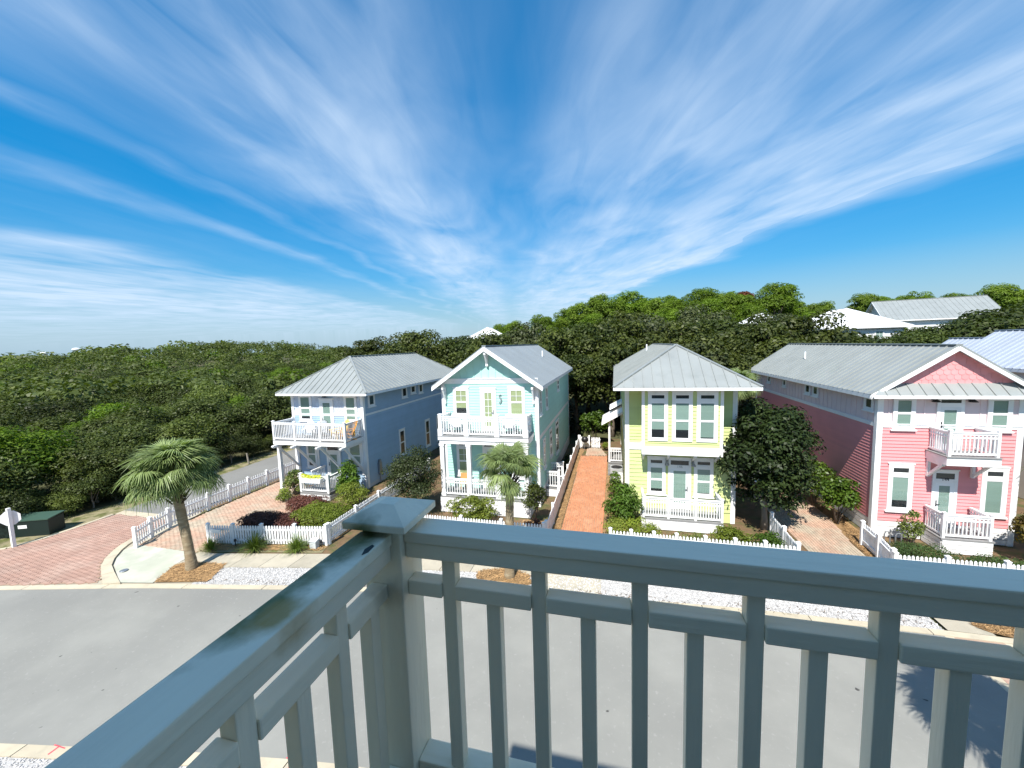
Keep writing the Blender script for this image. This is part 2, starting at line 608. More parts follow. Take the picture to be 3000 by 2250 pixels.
OAKL = leafmat('oak_leaf', (0.016, 0.030, 0.009), (0.085, 0.11, 0.022), 0.5, 0.22)
OAKL2 = leafmat('live_oak_leaf', (0.015, 0.026, 0.008), (0.105, 0.125, 0.025), 0.5, 0.22)
OAKG = leafmat('grey_green_leaf', (0.024, 0.034, 0.016), (0.12, 0.14, 0.055), 0.5, 0.2)
DARKL = leafmat('dark_leaf', (0.008, 0.016, 0.007), (0.042, 0.06, 0.018), 0.45, 0.15)
PINEL = leafmat('pine_needles', (0.05, 0.10, 0.010), (0.20, 0.29, 0.03), 0.55, 0.3)
PINEL2 = leafmat('pine_needles_light', (0.06, 0.115, 0.014), (0.23, 0.31, 0.04), 0.55, 0.3)
DEADL = leafmat('dead_pine_needles', (0.10, 0.035, 0.018), (0.26, 0.10, 0.05), 0.7, 0.2)
SCRUB1 = leafmat('scrub_leaf_a', (0.024, 0.038, 0.011), (0.10, 0.125, 0.028), 0.5, 0.2, 0.9)
SCRUB2 = leafmat('scrub_leaf_b', (0.035, 0.055, 0.015), (0.14, 0.17, 0.035), 0.5, 0.22, 0.9)
SCRUB3 = leafmat('scrub_leaf_c', (0.04, 0.085, 0.006), (0.16, 0.24, 0.02), 0.55, 0.3, 0.4)
MAGL = leafmat('magnolia_leaf', (0.008, 0.016, 0.005), (0.035, 0.055, 0.012), 0.5, 0.06, spec=0.22)
HOLLYL = leafmat('wax_myrtle_leaf', (0.02, 0.035, 0.014), (0.10, 0.125, 0.045), 0.45, 0.2)
SHRUBL = leafmat('yellow_green_leaf', (0.065, 0.105, 0.015), (0.29, 0.33, 0.055), 0.45, 0.28)
BRIGHTL = leafmat('bright_green_leaf', (0.03, 0.07, 0.010), (0.13, 0.22, 0.03), 0.5, 0.3, spec=0.2)
CAML = leafmat('camellia_leaf', (0.022, 0.052, 0.008), (0.12, 0.19, 0.02), 0.42, 0.2, spec=0.25)
HEDGEG = leafmat('hedge_leaf', (0.075, 0.115, 0.013), (0.29, 0.34, 0.045), 0.5, 0.25)
REDL = leafmat('purple_red_leaf', (0.055, 0.020, 0.018), (0.20, 0.082, 0.058), 0.5, 0.12)
GRASSL = leafmat('strap_grass', (0.05, 0.09, 0.016), (0.22, 0.28, 0.06), 0.45, 0.25)
JUNIP = leafmat('juniper_leaf', (0.015, 0.04, 0.012), (0.09, 0.15, 0.04), 0.6, 0.15)
PALML = leafmat('palm_leaf', (0.08, 0.12, 0.038), (0.32, 0.39, 0.16), 0.4, 0.25, 0.3)
FLOWL = leafmat('yellow_flower', (0.35, 0.40, 0.02), (0.75, 0.70, 0.03), 0.6, 0.3)
VINEL = leafmat('vine_leaf', (0.05, 0.09, 0.02), (0.24, 0.27, 0.07), 0.5, 0.25)

# ------------------------------------------------------------------ terrain


def sstep(a, b, x):
    t = min(1, max(0, (x - a) / (b - a)))
    return t * t * (3 - 2 * t)


def gz(x, y):
    h = 5.0 * sstep(36, 85, y) * sstep(-60, -5, x)
    h += 7.5 * math.exp(-((x + 150) ** 2 / 60 ** 2 + (y - 120) ** 2 / 45 ** 2))
    d = math.hypot(x, y)
    h += 2.5 * sstep(150, 600, d)
    h += 1.2 * sstep(45, 120, -x) * (0.5 + 0.5 * math.sin(x * 0.06 + 1.1) * math.cos(y * 0.05))
    return h - 0.06


def build_ground():
    def axis(lo, hi):
        a = [0.0]
        step = 6.0
        while a[-1] < hi:
            a.append(a[-1] + step)
            if a[-1] > 150:
                step *= 1.3
        b = [0.0]
        step = 6.0
        while b[-1] > lo:
            b.append(b[-1] - step)
            if b[-1] < -170:
                step *= 1.3
        return sorted(set(a + b))
    xs, ys = axis(-2500, 2500), axis(-2500, 2500)
    v = [(x, y, gz(x, y)) for y in ys for x in xs]
    n = len(xs)
    f = [(j * n + i, j * n + i + 1, (j + 1) * n + i + 1, (j + 1) * n + i) for j in range(len(ys) - 1) for i in range(n - 1)]
    me = bpy.data.meshes.new('ground')
    me.from_pydata(v, [], f)
    me.materials.append(GROUND)
    me.polygons.foreach_set('use_smooth', [True] * len(f))
    o = put('ground', me)
    o['kind'] = 'structure'


build_ground()

# street -------------------------------------------------------------
FAR = [(-60, -.8), (-40, 4.3), (-22.5, 8.8), (-17.2, 10.02), (-11.8, 11.05), (-7, 11.86), (-2.3, 12.5), (1, 12.86), (4.1, 13.08), (9.3, 13.2), (20, 13.2), (70, 13.2)]
NEAR = [(-60, -6), (-40, -1), (-25, 2.5), (-13.48, 4.91), (-8.75, 5.78), (-5.98, 6.22), (-2, 6.62), (3, 6.8), (10, 6.9), (70, 6.9)]


def lerp_line(line, x):
    for (x0, y0), (x1, y1) in zip(line, line[1:]):
        if x0 <= x <= x1:
            return y0 + (y1 - y0) * (x - x0) / (x1 - x0)
    return line[-1][1]


sheet('street', FAR + NEAR[::-1], 0.0, ASPH)


def strip_slabs(owner, line, x0, x1, step, d0, d1, z0, z1, mt, name, gap=0.012, sign=1):
    """slabs that follow a line, between offsets d0 and d1 to its far side"""
    x = x0
    while x < x1 - 0.05:
        xe = min(x + step, x1)
        pts = []
        xa, xb = x + gap, xe - gap
        sub = 3
        low = [(xa + (xb - xa) * i / sub) for i in range(sub + 1)]
        p = [(q, lerp_line(line, q) + sign * d0) for q in low] + [(q, lerp_line(line, q) + sign * d1) for q in low[::-1]]
        mb = MB().prism([(a, b, z0) for a, b in p], (0, 0, z1 - z0))
        mb.obj(name, mt, owner)
        x = xe


def owner(name, loc=(0, 0, 0)):
    o = bpy.data.objects.new(name, None)
    C.objects.link(o)
    o.location = loc
    WL[o.name] = Vector(loc)
    o['kind'] = 'structure'
    return o


kb = owner('kerb', (0, 12.6, 0))
strip_slabs(kb, FAR, -40, 30, 3.05, 0.004, 0.24, -0.05, 0.02, KERB, 'kerb_slab')
kn = owner('kerb', (-8, 5.6, 0))
strip_slabs(kn, NEAR, -25, 12, 3.05, 0.004, 0.27, -0.05, 0.025, KERB, 'kerb_slab', sign=-1)
# gravel and paths
sheet('gravel_strip', [(x, lerp_line(FAR, x) + 0.245) for x in (-15.5, -11.8, -7, -2.3, 1, 4.1, 9.2)] + [(x, lerp_line(FAR, x) + 1.42) for x in (9.2, 4.1, 1, -2.3, -7, -11.8, -15.9)], 0.006, GRAVB)
sheet('gravel_strip', [(x, lerp_line(NEAR, x) - 0.275) for x in (-30, -20, -13.5, -8.7, -6, -2, 3, 10)] + [(x, lerp_line(NEAR, x) - 3.2) for x in (10, 3, -2, -6, -8.7, -13.5, -20, -30)], 0.004, GRAVB)
sw = owner('sidewalk', (0, 14.5, 0))
strip_slabs(sw, FAR, -17.6, 30, 1.22, 1.43, 2.48, -0.04, 0.032, CONC, 'paving_slab', 0.009)
# concrete corner apron with its rounded kerb
sheet('concrete_apron', [(-18.39, 10.1), (-19.48, 10.62), (-20.2, 10.98), (-20.78, 11.42), (-21.3, 12.0), (-21.3, 12.45), (-20.6, 12.5), (-17.72, 12.45), (-17.62, 11.6), (-17.07, 10.35)], 0.024, CONCG)
cv_o = [(-18.3, 10.06), (-19.48, 10.57), (-20.25, 10.93), (-20.81, 11.36), (-21.39, 11.97), (-21.66, 12.36), (-21.95, 12.95)]
cv_i = [(-18.9, 9.86), (-19.75, 10.30), (-20.62, 10.78), (-21.2, 11.25), (-21.72, 11.85), (-22.0, 12.3), (-22.25, 12.95)]
kc = owner('kerb', (-20.5, 11, 0))
for i in range(len(cv_o) - 1):
    a, b, c, d = cv_o[i], cv_o[i + 1], cv_i[i + 1], cv_i[i]
    def sh(p, q, t=0.012): return (p[0] + (q[0] - p[0]) * t, p[1] + (q[1] - p[1]) * t)
    MB().prism([(*sh(a, b), -0.04), (*sh(b, a), -0.04), (*sh(c, d), -0.04), (*sh(d, c), -0.04)], (0, 0, 0.095)).obj('kerb_slab', KERB, kc)
sheet('apron_base', [(-36, 5.2), (-15, 10.6), (-15, 12.6), (-21, 12.7), (-22, 16), (-27.2, 16), (-27.2, 11), (-36, 8.5)], -0.012, CONC)
dr = MB().lathe([(0.0, 0.063), (0.13, 0.063), (0.14, 0.05)], 14, -19.2, 10.72)
tag(dr.obj('drain_cover', STEEL), 'small dark round drain cover in the curved corner kerb', 'drain cover')

# left lane -----------------------------------------------------------
sheet('lane', [(-26.9, 15.35), (-23.1, 15.35), (-22.6, 18), (-22.5, 27), (-22.8, 60), (-27.9, 60), (-27.6, 27), (-27.3, 20)], 0.0, ASPH2)
sheet('lane_joint_band', [(-26.75, 14.85), (-23.0, 14.85), (-23.0, 15.35), (-26.85, 15.35)], 0.006, KERB)


def brick_field(name, inside, x0, x1, y0, y1, bl, bw, ang, mt, parent=None, z0=-0.02, zt=0.03, pattern='run', gap=0.008, jit=0.004):
    ca, sa = math.cos(ang), math.sin(ang)
    cx, cy = (x0 + x1) / 2, (y0 + y1) / 2
    rad = math.hypot(x1 - x0, y1 - y0) / 2 + bl
    V, F = [], []
    nr = int(rad / bw) + 1
    nc = int(rad / bl) + 1
    for r in range(-nr, nr + 1):
        for c in range(-nc, nc + 1):
            u = c * bl + (0.5 * bl if r % 2 else 0)
            w = r * bw
            X = cx + u * ca - w * sa
            Y = cy + u * sa + w * ca
            if not (x0 <= X <= x1 and y0 <= Y <= y1) or not inside(X, Y):
                continue
            h = zt + random.uniform(-jit, jit)
            a, b = bl / 2 - gap, bw / 2 - gap
            n = len(V)
            for z, k in ((z0, 1.0), (h - 0.006, 1.0), (h, 0.93)):
                for su, sv in ((-1, -1), (1, -1), (1, 1), (-1, 1)):
                    du, dv = su * a * (1 if k == 1 else 1 - 0.008 / a), sv * b * (1 if k == 1 else 1 - 0.008 / b)
                    V.append((X + du * ca - dv * sa, Y + du * sa + dv * ca, z))
            for i in range(4):
                j = (i + 1) % 4
                F.append((n + i, n + j, n + 4 + j, n + 4 + i))
                F.append((n + 4 + i, n + 4 + j, n + 8 + j, n + 8 + i))
            F.append((n + 8, n + 9, n + 10, n + 11))
    me = bpy.data.meshes.new(name)
    me.from_pydata(V, [], F)
    me.materials.append(mt)
    o = put(name, me, parent)
    o['kind'] = 'stuff'
    return o


def in_poly(poly):
    def f(x, y):
        c = False
        for (x0, y0), (x1, y1) in zip(poly, poly[1:] + poly[:1]):
            if (y0 > y) != (y1 > y) and x < (x1 - x0) * (y - y0) / (y1 - y0) + x0:
                c = not c
        return c
    return f


AP = [(-36, 5.75), (-22.5, 9.12), (-19.3, 9.92), (-19.75, 10.25), (-20.65, 10.75), (-21.25, 11.22), (-21.77, 11.85), (-22.05, 12.3), (-22.35, 13.0), (-22.6, 14.84), (-26.6, 14.84), (-26.65, 12), (-27.0, 11), (-28.5, 9.6), (-36, 8)]
ap = sheet('brick_apron', AP, 0.006, JOINT)
brick_field('bricks', in_poly(AP), -36, -19, 5.5, 15, 0.22, 0.11, R(38), BRICKR, ap)
PV = [(-21.2, 12.5), (-17.75, 12.5), (-17.6, 14.2), (-16.3, 14.4), (-15.8, 16.5), (-17.6, 17.2), (-18.3, 18.2), (-19.3, 19.5), (-20.2, 24), (-21.8, 26), (-21.6, 16), (-21.3, 13.2)]
pv = sheet('paved_drive', PV, 0.012, JOINT)
brick_field('bricks', in_poly(PV), -22, -15, 12, 26, 0.22, 0.11, R(12), BRICKP, pv)
OD = [(-2.42, 14.98), (-0.58, 15.15), (-0.58, 30.2), (-2.52, 30.0)]
od = sheet('brick_drive', OD, 0.012, JOINT)
brick_field('bricks', in_poly(OD), -2.7, -.4, 14.8, 30.3, 0.215, 0.105, R(90), BRICKO, od)
GD = [(-2.2, 30.2), (-0.6, 30.4), (-1.1, 32.4), (-2.2, 32.4)]
gd = sheet('brick_path', GD, 0.012, JOINT)
brick_field('bricks', in_poly(GD), -2.3, -.5, 30.1, 32.5, 0.215, 0.105, R(90), BRICKP, gd)
PD = [(7.55, 15.66), (9.35, 15.66), (9.42, 18), (9.5, 19), (9.72, 20.4), (9.75, 21.8), (9.7, 30), (7.0, 30), (7.4, 21)]
pd_ = sheet('brick_drive', PD, 0.012, JOINT)
brick_field('bricks', in_poly(PD), 6.8, 9.9, 15.5, 30, 0.23, 0.115, R(90), BRICKP, pd_)
# crossing at the right, with pale bands
CX = [(9.32, 12.55), (10.36, 12.55), (10.36, 13.18), (9.32, 13.18)]
sheet('crossing_band', [(9.04, 7.2), (9.26, 7.2), (9.26, 13.19), (9.04, 13.19)], 0.005, KERB)
sheet('crossing_band', [(10.38, 7.2), (10.6, 7.2), (10.6, 13.19), (10.38, 13.19)], 0.005, KERB)
cr5 = sheet('brick_crossing', [(9.26, 7.2), (10.38, 7.2), (10.38, 13.19), (9.26, 13.19)], 0.004, JOINT)
brick_field('bricks', lambda x, y: 9.3 < x < 10.34 and 7.2 < y < 13.13, 9.2, 10.4, 7.2, 13.2, 0.215, 0.105, 0, BRICKR, cr5, zt=0.014, z0=0.0)
sheet('concrete_path', [(9.3, 13.45), (10.4, 13.45), (10.4, 14.62), (9.3, 14.62)], 0.02, CONC)
sheet('concrete_path', [(-2.55, 12.72), (-0.5, 12.95), (-0.5, 14.35), (-2.45, 14.1)], 0.02, CONC)
# garden ground behind the sidewalk
sheet('garden_bed', [(-22.4, 13.2), (-17.6, 12.55), (-12, 13.55), (-6, 14.5), (1, 15.35), (9, 15.7), (60, 15.7), (60, 36), (-22.4, 36)], -0.02, SOIL)
sheet('lawn_verge', [(-36, 8.05), (-28.5, 9.65), (-27.05, 11.05), (-26.7, 12), (-26.65, 14.8), (-26.95, 16), (-27.35, 20), (-27.65, 27), (-27.95, 60), (-30.5, 60), (-29.2, 27), (-28.6, 16), (-30, 12.4), (-36, 10.6)], -0.01, VERGE)
vk = owner('verge_kerb', (-27, 12, 0))
vl = [(-34, 8.45), (-30.5, 9.2), (-28.6, 9.75), (-27.1, 11.0), (-26.72, 12.0), (-26.68, 13.4), (-26.75, 14.8)]
for a, b in zip(vl, vl[1:]):
    MB().bar((*a, 0.0), (a[0] + (b[0] - a[0]) * .985, a[1] + (b[1] - a[1]) * .985, 0.0), 0.2, 0.09).obj('kerb_slab', KERB, vk)
# pine straw rings round the street palms
def blob(cx, cy, rx, ry, n=22, j=0.12):
    return [(cx + rx * math.cos(2 * math.pi * i / n) * random.uniform(1 - j, 1 + j), cy + ry * math.sin(2 * math.pi * i / n) * random.uniform(1 - j, 1 + j)) for i in range(n)]
STRAWP = [[(-17.05, 10.38), (-17.55, 11.45), (-17.2, 11.75), (-16.42, 11.85), (-15.5, 11.95), (-15.03, 10.84)], blob(-4.02, 13.28, 1.05, .62), blob(10.8, 13.85, .62, .38)]
ST = []
for p in STRAWP:
    ST.append(sheet('pine_straw_bed', p, 0.034, STRAW))


def needles(name, poly, n, z, parent, length=0.16, mt=None, w=0.006):
    xs, ys = zip(*poly)
    ins = in_poly(poly)
    V, F = [], []
    k = 0
    while k < n:
        x, y = random.uniform(min(xs), max(xs)), random.uniform(min(ys), max(ys))
        if not ins(x, y):
            continue
        k += 1
        a = random.uniform(0, math.pi)
        l = length * random.uniform(.5, 1)
        dx, dy = math.cos(a) * l, math.sin(a) * l
        z1, z2 = z + random.uniform(0, .045), z + random.uniform(0, .045)
        b = len(V)
        V += [(x, y, z1), (x + dx, y + dy, z2), (x + dx - dy * w / l, y + dy + dx * w / l, z2 + .004), (x - dy * w / l, y + dx * w / l, z1 + .004)]
        F.append((b, b + 1, b + 2, b + 3))
    me = bpy.data.meshes.new(name)
    me.from_pydata(V, [], F)
    me.materials.append(mt or STRAWN)
    o = put(name, me, parent)
    o['kind'] = 'stuff'
    return o


for o, p, n in zip(ST, STRAWP, (2600, 1900, 700)):
    needles('needles', p, n, 0.036, o, w=0.012)


def pebbles(name, x0, x1, lo, hi, n, size=0.028):
    V, F = [], []
    for i in range(n):
        x = random.uniform(x0, x1)
        y = random.uniform(lo(x), hi(x))
        if any(in_poly(p)(x, y) for p in STRAWP[:2]):
            continue
        s = size * random.uniform(.5, 1.2)
        b = len(V)
        a = random.uniform(0, 6.28)
        for k in range(4):
            V.append((x + s * random.uniform(.7, 1.3) * math.cos(a + k * 1.57), y + s * random.uniform(.7, 1.3) * math.sin(a + k * 1.57), 0.008 + s * random.uniform(.1, .5)))
        V.append((x, y, 0.008 + s * random.uniform(.7, 1.1)))
        for k in range(4):
            F.append((b + k, b + (k + 1) % 4, b + 4))
    me = bpy.data.meshes.new(name)
    me.from_pydata(V, [], F)
    me.materials.append(GRAVS)
    o = put(name, me)
    o['kind'] = 'stuff'
    o['label'] = 'loose white gravel lying beside the street kerb'


pebbles('gravel_stones', -15.4, 9.2, lambda x: lerp_line(FAR, x) + .26, lambda x: lerp_line(FAR, x) + 1.42, 15000)
pebbles('gravel_stones', -15, 4, lambda x: lerp_line(NEAR, x) - .9, lambda x: lerp_line(NEAR, x) - .28, 4000)
# leaf litter along the kerb and on the gravel
litter = [(-15, 10.75), (-2.3, 12.72), (9.2, 13.44), (9.2, 13.9), (-2.3, 13.1), (-15, 11)]
needles('twig_litter', litter, 420, 0.02, None, 0.14, mat('twig_brown', (0.14, 0.09, 0.05), 0.9, island=0.4), 0.012)['label'] = 'scattered brown twigs and needles along the gravel edge'
# red spray marks on the near kerb
for (x, s) in ((-12.0, .35), (-6.55, .5)):
    y = lerp_line(NEAR, x)
    mk = MB()
    mk.box(x - s * .5, y - .03, .026, x + s * .5, y - .008, .0275)
    mk.box(x - s * .1, y - .2, .026, x + s * .02, y - .03, .0275)
    tag(mk.obj('spray_mark', REDP), 'faded red spray paint mark on the near kerb, %s' % ('leftmost one' if x < -10 else 'seen between the railing balusters'), 'paint mark')

# ------------------------------------------------------------------ house kit


class Fr:
    def __init__(s, o, U, N):
        s.o, s.U, s.N = o, U, N

    def pt(s, u, d, z):
        return (s.o[0] + s.U[0] * u + s.N[0] * d, s.o[1] + s.U[1] * u + s.N[1] * d, z)

    def box(s, mb, u0, u1, d0, d1, z0, z1, mi=0):
        a, b = s.pt(u0, d0, z0), s.pt(u1, d1, z1)
        mb.box(*a, *b, mi)
        return mb

    def ring(s, mb, u0, u1, d0, d1, z0, z1, t, tb=None):
        tb = t if tb is None else tb
        s.box(mb, u0, u1, d0, d1, z0, z0 + tb)
        s.box(mb, u0, u1, d0, d1, z1 - t, z1)
        s.box(mb, u0, u0 + t, d0, d1, z0 + tb, z1 - t)
        s.box(mb, u1 - t, u1, d0, d1, z0 + tb, z1 - t)
        return mb


def front(y):
    return Fr((0, y), (1, 0), (0, -1))


def rightw(x):
    return Fr((x, 0), (0, 1), (1, 0))


def leftw(x):
    return Fr((x, 0), (0, 1), (-1, 0))


def siding(parent, fr, u0, u1, z0, z1, expo, mt, wavy=0.0, name='siding_board'):
    n = max(1, round((z1 - z0) / expo))
    e = (z1 - z0) / n
    variants = 5 if wavy else 1
    meshes = []
    o = fr.pt(u0, 0, 0)
    for k in range(variants):
        mb = MB()
        seg = 14 if wavy else 1
        us = [u0 + (u1 - u0) * i / seg for i in range(seg + 1)]
        dz = [random.uniform(-wavy, wavy) for _ in us]
        for i in range(seg):
            a, b = us[i], us[i + 1]
            A = [fr.pt(a, 0.0, dz[i]), fr.pt(a, 0.034, dz[i]), fr.pt(a, 0.004, e + 0.01), fr.pt(a, 0, e + 0.01)]
            B = [fr.pt(b, 0.0, dz[i + 1]), fr.pt(b, 0.034, dz[i + 1]), fr.pt(b, 0.004, e + 0.01), fr.pt(b, 0, e + 0.01)]
            mb.poly([A[1], B[1], B[2], A[2]])
            mb.poly([A[0], A[1], B[1], B[0]])
            mb.poly([A[2], B[2], B[3], A[3]])
            if i == 0:
                mb.poly(A)
            if i == seg - 1:
                mb.poly(B[::-1])
        meshes.append(mb.mesh(mt, name, o, recalc=False))
    for i in range(n):
        put(name, meshes[i % variants], parent, (o[0], o[1], z0 + i * e))


def shingle_mesh(fr, w, h, mt, o):
    pts = [(-w / 2, h), (-w / 2, 0.09 if h > .12 else .05)]
    k = 6
    rr = 0.09 if h > .12 else .05
    for i in range(1, k):
        t = math.pi + math.pi * i / k
        pts.append((w / 2 * math.cos(t), rr + rr * math.sin(t)))
    pts += [(w / 2, rr), (w / 2, h)]
    mb = MB()
    fr0 = Fr((0, 0), fr.U, fr.N)
    lo = [fr0.pt(a, 0.022 - 0.016 * max(0, b) / h, b) for a, b in pts]
    bk = [fr0.pt(a, 0.0, b) for a, b in pts]
    mb.poly(lo)
    n = len(pts)
    for i in range(n):
        j = (i + 1) % n
        mb.poly([bk[i], bk[j], lo[j], lo[i]])
    return mb


def shingles(parent, fr, u0, u1, z0, z1, w, expo, mt, test=None, joined=False):
    base = shingle_mesh(fr, w * 0.97, expo * 1.35, mt, None)
    me = base.mesh(mt, 'shingle')
    rows = int((z1 - z0) / expo) + 1
    big = MB()
    for r in range(rows):
        z = z0 + r * expo
        if z + expo > z1 + 0.05:
            break
        off = w / 2 if r % 2 else 0
        u = u0 + w / 2 + off
        while u < u1 - w * 0.3:
            if not test or test(u, z + expo * .5):
                p = fr.pt(u, 0.0, z)
                if joined:
                    n = len(big.v)
                    big.v += [(a + p[0], b + p[1], c + p[2]) for a, b, c in base.v]
                    big.f += [tuple(n + i for i in f) for f in base.f]
                    big.m += base.m
                else:
                    put('shingle', me, parent, p)
            u += w
    if joined:
        o = big.obj('shingle_courses', mt, parent)
        o['kind'] = 'stuff'


def window(house, fr, u0, u1, z0, z1, style='double', blind=None, trim=0.11, sill=True, tr_h=0.34):
    """casing > sill, sash, pane, blind, muntin"""
    blind = blind or BLIND
    fr = Fr((fr.o[0] + fr.N[0] * .012, fr.o[1] + fr.N[1] * .012), fr.U, fr.N)
    c = MB()
    fr.ring(c, u0, u1, 0.0, 0.055, z0, z1, trim, trim)
    fr.box(c, u0 - 0.03, u1 + 0.03, 0.0, 0.075, z1, z1 + 0.045)
    w = c.obj('window', WHITE, house)
    a, b, zl, zh = u0 + trim, u1 - trim, z0 + trim, z1 - trim
    if sill:
        fr.box(MB(), u0 - 0.06, u1 + 0.06, 0.0, 0.10, z0 - 0.05, z0).obj('sill', WHITE, w)
    def bay(za, zb, halves, back, grid=False):
        gap = random.choice((0, 0, .06, .14, .25)) * (zb - za) if back is not DARKIN else 0
        fr.box(MB(), a, b, 0.026, 0.029, za + gap, zb).obj('blind' if back not in (DARKIN,) else 'dark_interior', back, w)
        if gap:
            fr.box(MB(), a, b, 0.0255, 0.0275, za, za + gap).obj('dark_interior', DARKIN, w)
        sp = [(za, zb)] if halves == 1 else [(za, (za + zb) / 2), ((za + zb) / 2, zb)]
        for i, (p, q) in enumerate(sp):
            st = 0.045
            s = MB()
            off = 0.006 if (halves == 2 and i == 1) else 0
            fr.ring(s, a, b, 0.031 + off, 0.047 + off, p, q, st)
            s.obj('sash', WHITE, w)
            fr.box(MB(), a + st, b - st, 0.034 + off, 0.038 + off, p + st, q - st).obj('pane', GLASS, w)
            if grid and (i == len(sp) - 1):
                m_ = MB()
                fr.box(m_, (a + b) / 2 - .011, (a + b) / 2 + .011, 0.039 + off, 0.050 + off, p + st, q - st)
                fr.box(m_, a + st, b - st, 0.039 + off, 0.048 + off, (p + q) / 2 - .011, (p + q) / 2 + .011)
                m_.obj('muntin', WHITE, w)
    if style == 'transom':
        zt = zh - tr_h
        fr.box(MB(), a, b, 0.0, 0.06, zt - 0.13, zt).obj('mullion', WHITE, w)
        bay(zt, zh, 1, DARKIN)
        bay(zl, zt - 0.13, 2, blind)
    elif style == 'transom1':
        zt = zh - tr_h
        fr.box(MB(), a, b, 0.0, 0.06, zt - 0.12, zt).obj('mullion', WHITE, w)
        bay(zt, zh, 1, DARKIN)
        bay(zl, zt - 0.12, 1, blind)
    elif style == 'transomgrid':
        zt = zh - tr_h
        fr.box(MB(), a, b, 0.0, 0.06, zt - 0.12, zt).obj('mullion', WHITE, w)
        bay(zt, zh, 1, DARKIN, True)
        bay(zl, zt - 0.12, 2, blind, True)
    elif style == 'grid':
        bay(zl, zh, 2, blind, True)
    elif style == 'dark':
        bay(zl, zh, 1, DARKIN)
    elif style == 'darkdouble':
        bay(zl, zh, 2, DARKIN)
    else:
        bay(zl, zh, 2, blind)
    return w


def door(house, fr, u0, u1, z0, z1, transom=0.0, grid=False, blind=None, handle='left', trim=0.11, dark_low=0.0):
    blind = blind or BLIND
    fr = Fr((fr.o[0] + fr.N[0] * .012, fr.o[1] + fr.N[1] * .012), fr.U, fr.N)
    c = MB()
    fr.box(c, u0, u0 + trim, 0, 0.055, z0, z1 - trim)
    fr.box(c, u1 - trim, u1, 0, 0.055, z0, z1 - trim)
    fr.box(c, u0, u1, 0, 0.055, z1 - trim, z1)
    fr.box(c, u0 - 0.03, u1 + 0.03, 0, 0.075, z1, z1 + 0.045)
    d = c.obj('door_casing', WHITE, house)
    a, b, zh = u0 + trim, u1 - trim, z1 - trim
    if transom:
        zt = zh - transom
        fr.box(MB(), a, b, 0.026, 0.029, zt, zh).obj('dark_interior', DARKIN, d)
        fr.box(MB(), a, b, 0.034, 0.038, zt + .002, zh - .002).obj('transom_pane', GLASS, d)
        fr.box(MB(), a, b, 0, 0.058, zt - 0.16, zt).obj('mullion', WHITE, d)
        zh = zt - 0.16
    leaf = MB()
    fr.ring(leaf, a, b, 0.026, 0.044, z0, zh, 0.13, 0.24)
    leaf.obj('door_leaf', DOORW, d)
    fr.box(MB(), a + .13, b - .13, 0.025, 0.028, z0 + .24, zh - .13).obj('blind', blind, d)
    fr.box(MB(), a + .13, b - .13, 0.032, 0.036, z0 + .24, zh - .13).obj('pane', GLASS, d)
    if grid:
        m_ = MB()
        ga, gb, gz0, gz1 = a + .13, b - .13, z0 + .24, zh - .13
        fr.box(m_, (ga + gb) / 2 - .012, (ga + gb) / 2 + .012, 0.037, 0.046, gz0, gz1)
        for k in range(1, 5):
            zz = gz0 + (gz1 - gz0) * k / 5
            fr.box(m_, ga, gb, 0.037, 0.0445, zz - .012, zz + .012)
        m_.obj('muntin', WHITE, d)
    hu = a + .06 if handle == 'left' else b - .06
    h = MB()
    fr.box(h, hu - .02, hu + .02, 0.044, 0.052, z0 + .88, z0 + 1.14)
    fr.box(h, hu - .015, hu + .10 * (1 if handle == 'left' else -1), 0.075, 0.09, z0 + .97, z0 + .995)
    fr.box(h, hu - .012, hu + .012, 0.052, 0.09, z0 + .97, z0 + .995)
    h.obj('handle', BLACK, d)
    return d


def railing(house, p0, p1, zf, h, spacing=0.125, double=False, top=0.07, b=0.035, name='railing', ends=(False, False), sub=0.0):
    """axis-aligned railing between two points; balusters are sub-parts"""
    x0, y0 = p0
    x1, y1 = p1
    L_ = math.hypot(x1 - x0, y1 - y0)
    ux, uy = (x1 - x0) / L_, (y1 - y0) / L_
    alongx = abs(ux) > abs(uy)
    r = MB()
    def bx(za, zb, wid):
        if alongx:
            r.box(x0, y0 - wid / 2, za, x1, y0 + wid / 2, zb)
        else:
            r.box(x0 - wid / 2, y0, za, x0 + wid / 2, y1, zb)
    bx(zf + h - 0.045, zf + h, 0.10)
    bx(zf + h - 0.12, zf + h - 0.045, 0.05)
    ro = r.obj(name, WHITE, house)
    if double:
        r = MB()
        bx(zf + h - 0.25, zf + h - 0.20, 0.05)
        r.obj('middle_rail', WHITE, ro)
    r = MB()
    bx(zf + 0.07, zf + 0.14, 0.05)
    r.obj('bottom_rail', WHITE, ro)
    n = max(1, int(L_ / spacing))
    zt = zf + h - 0.12
    me = boxmesh(b, b, zt - zf - 0.14, WHITE)
    for i in range(n):
        t = (i + .5) / n * L_
        put('baluster', me, ro, (x0 + ux * t, y0 + uy * t, zf + 0.14))
    return ro


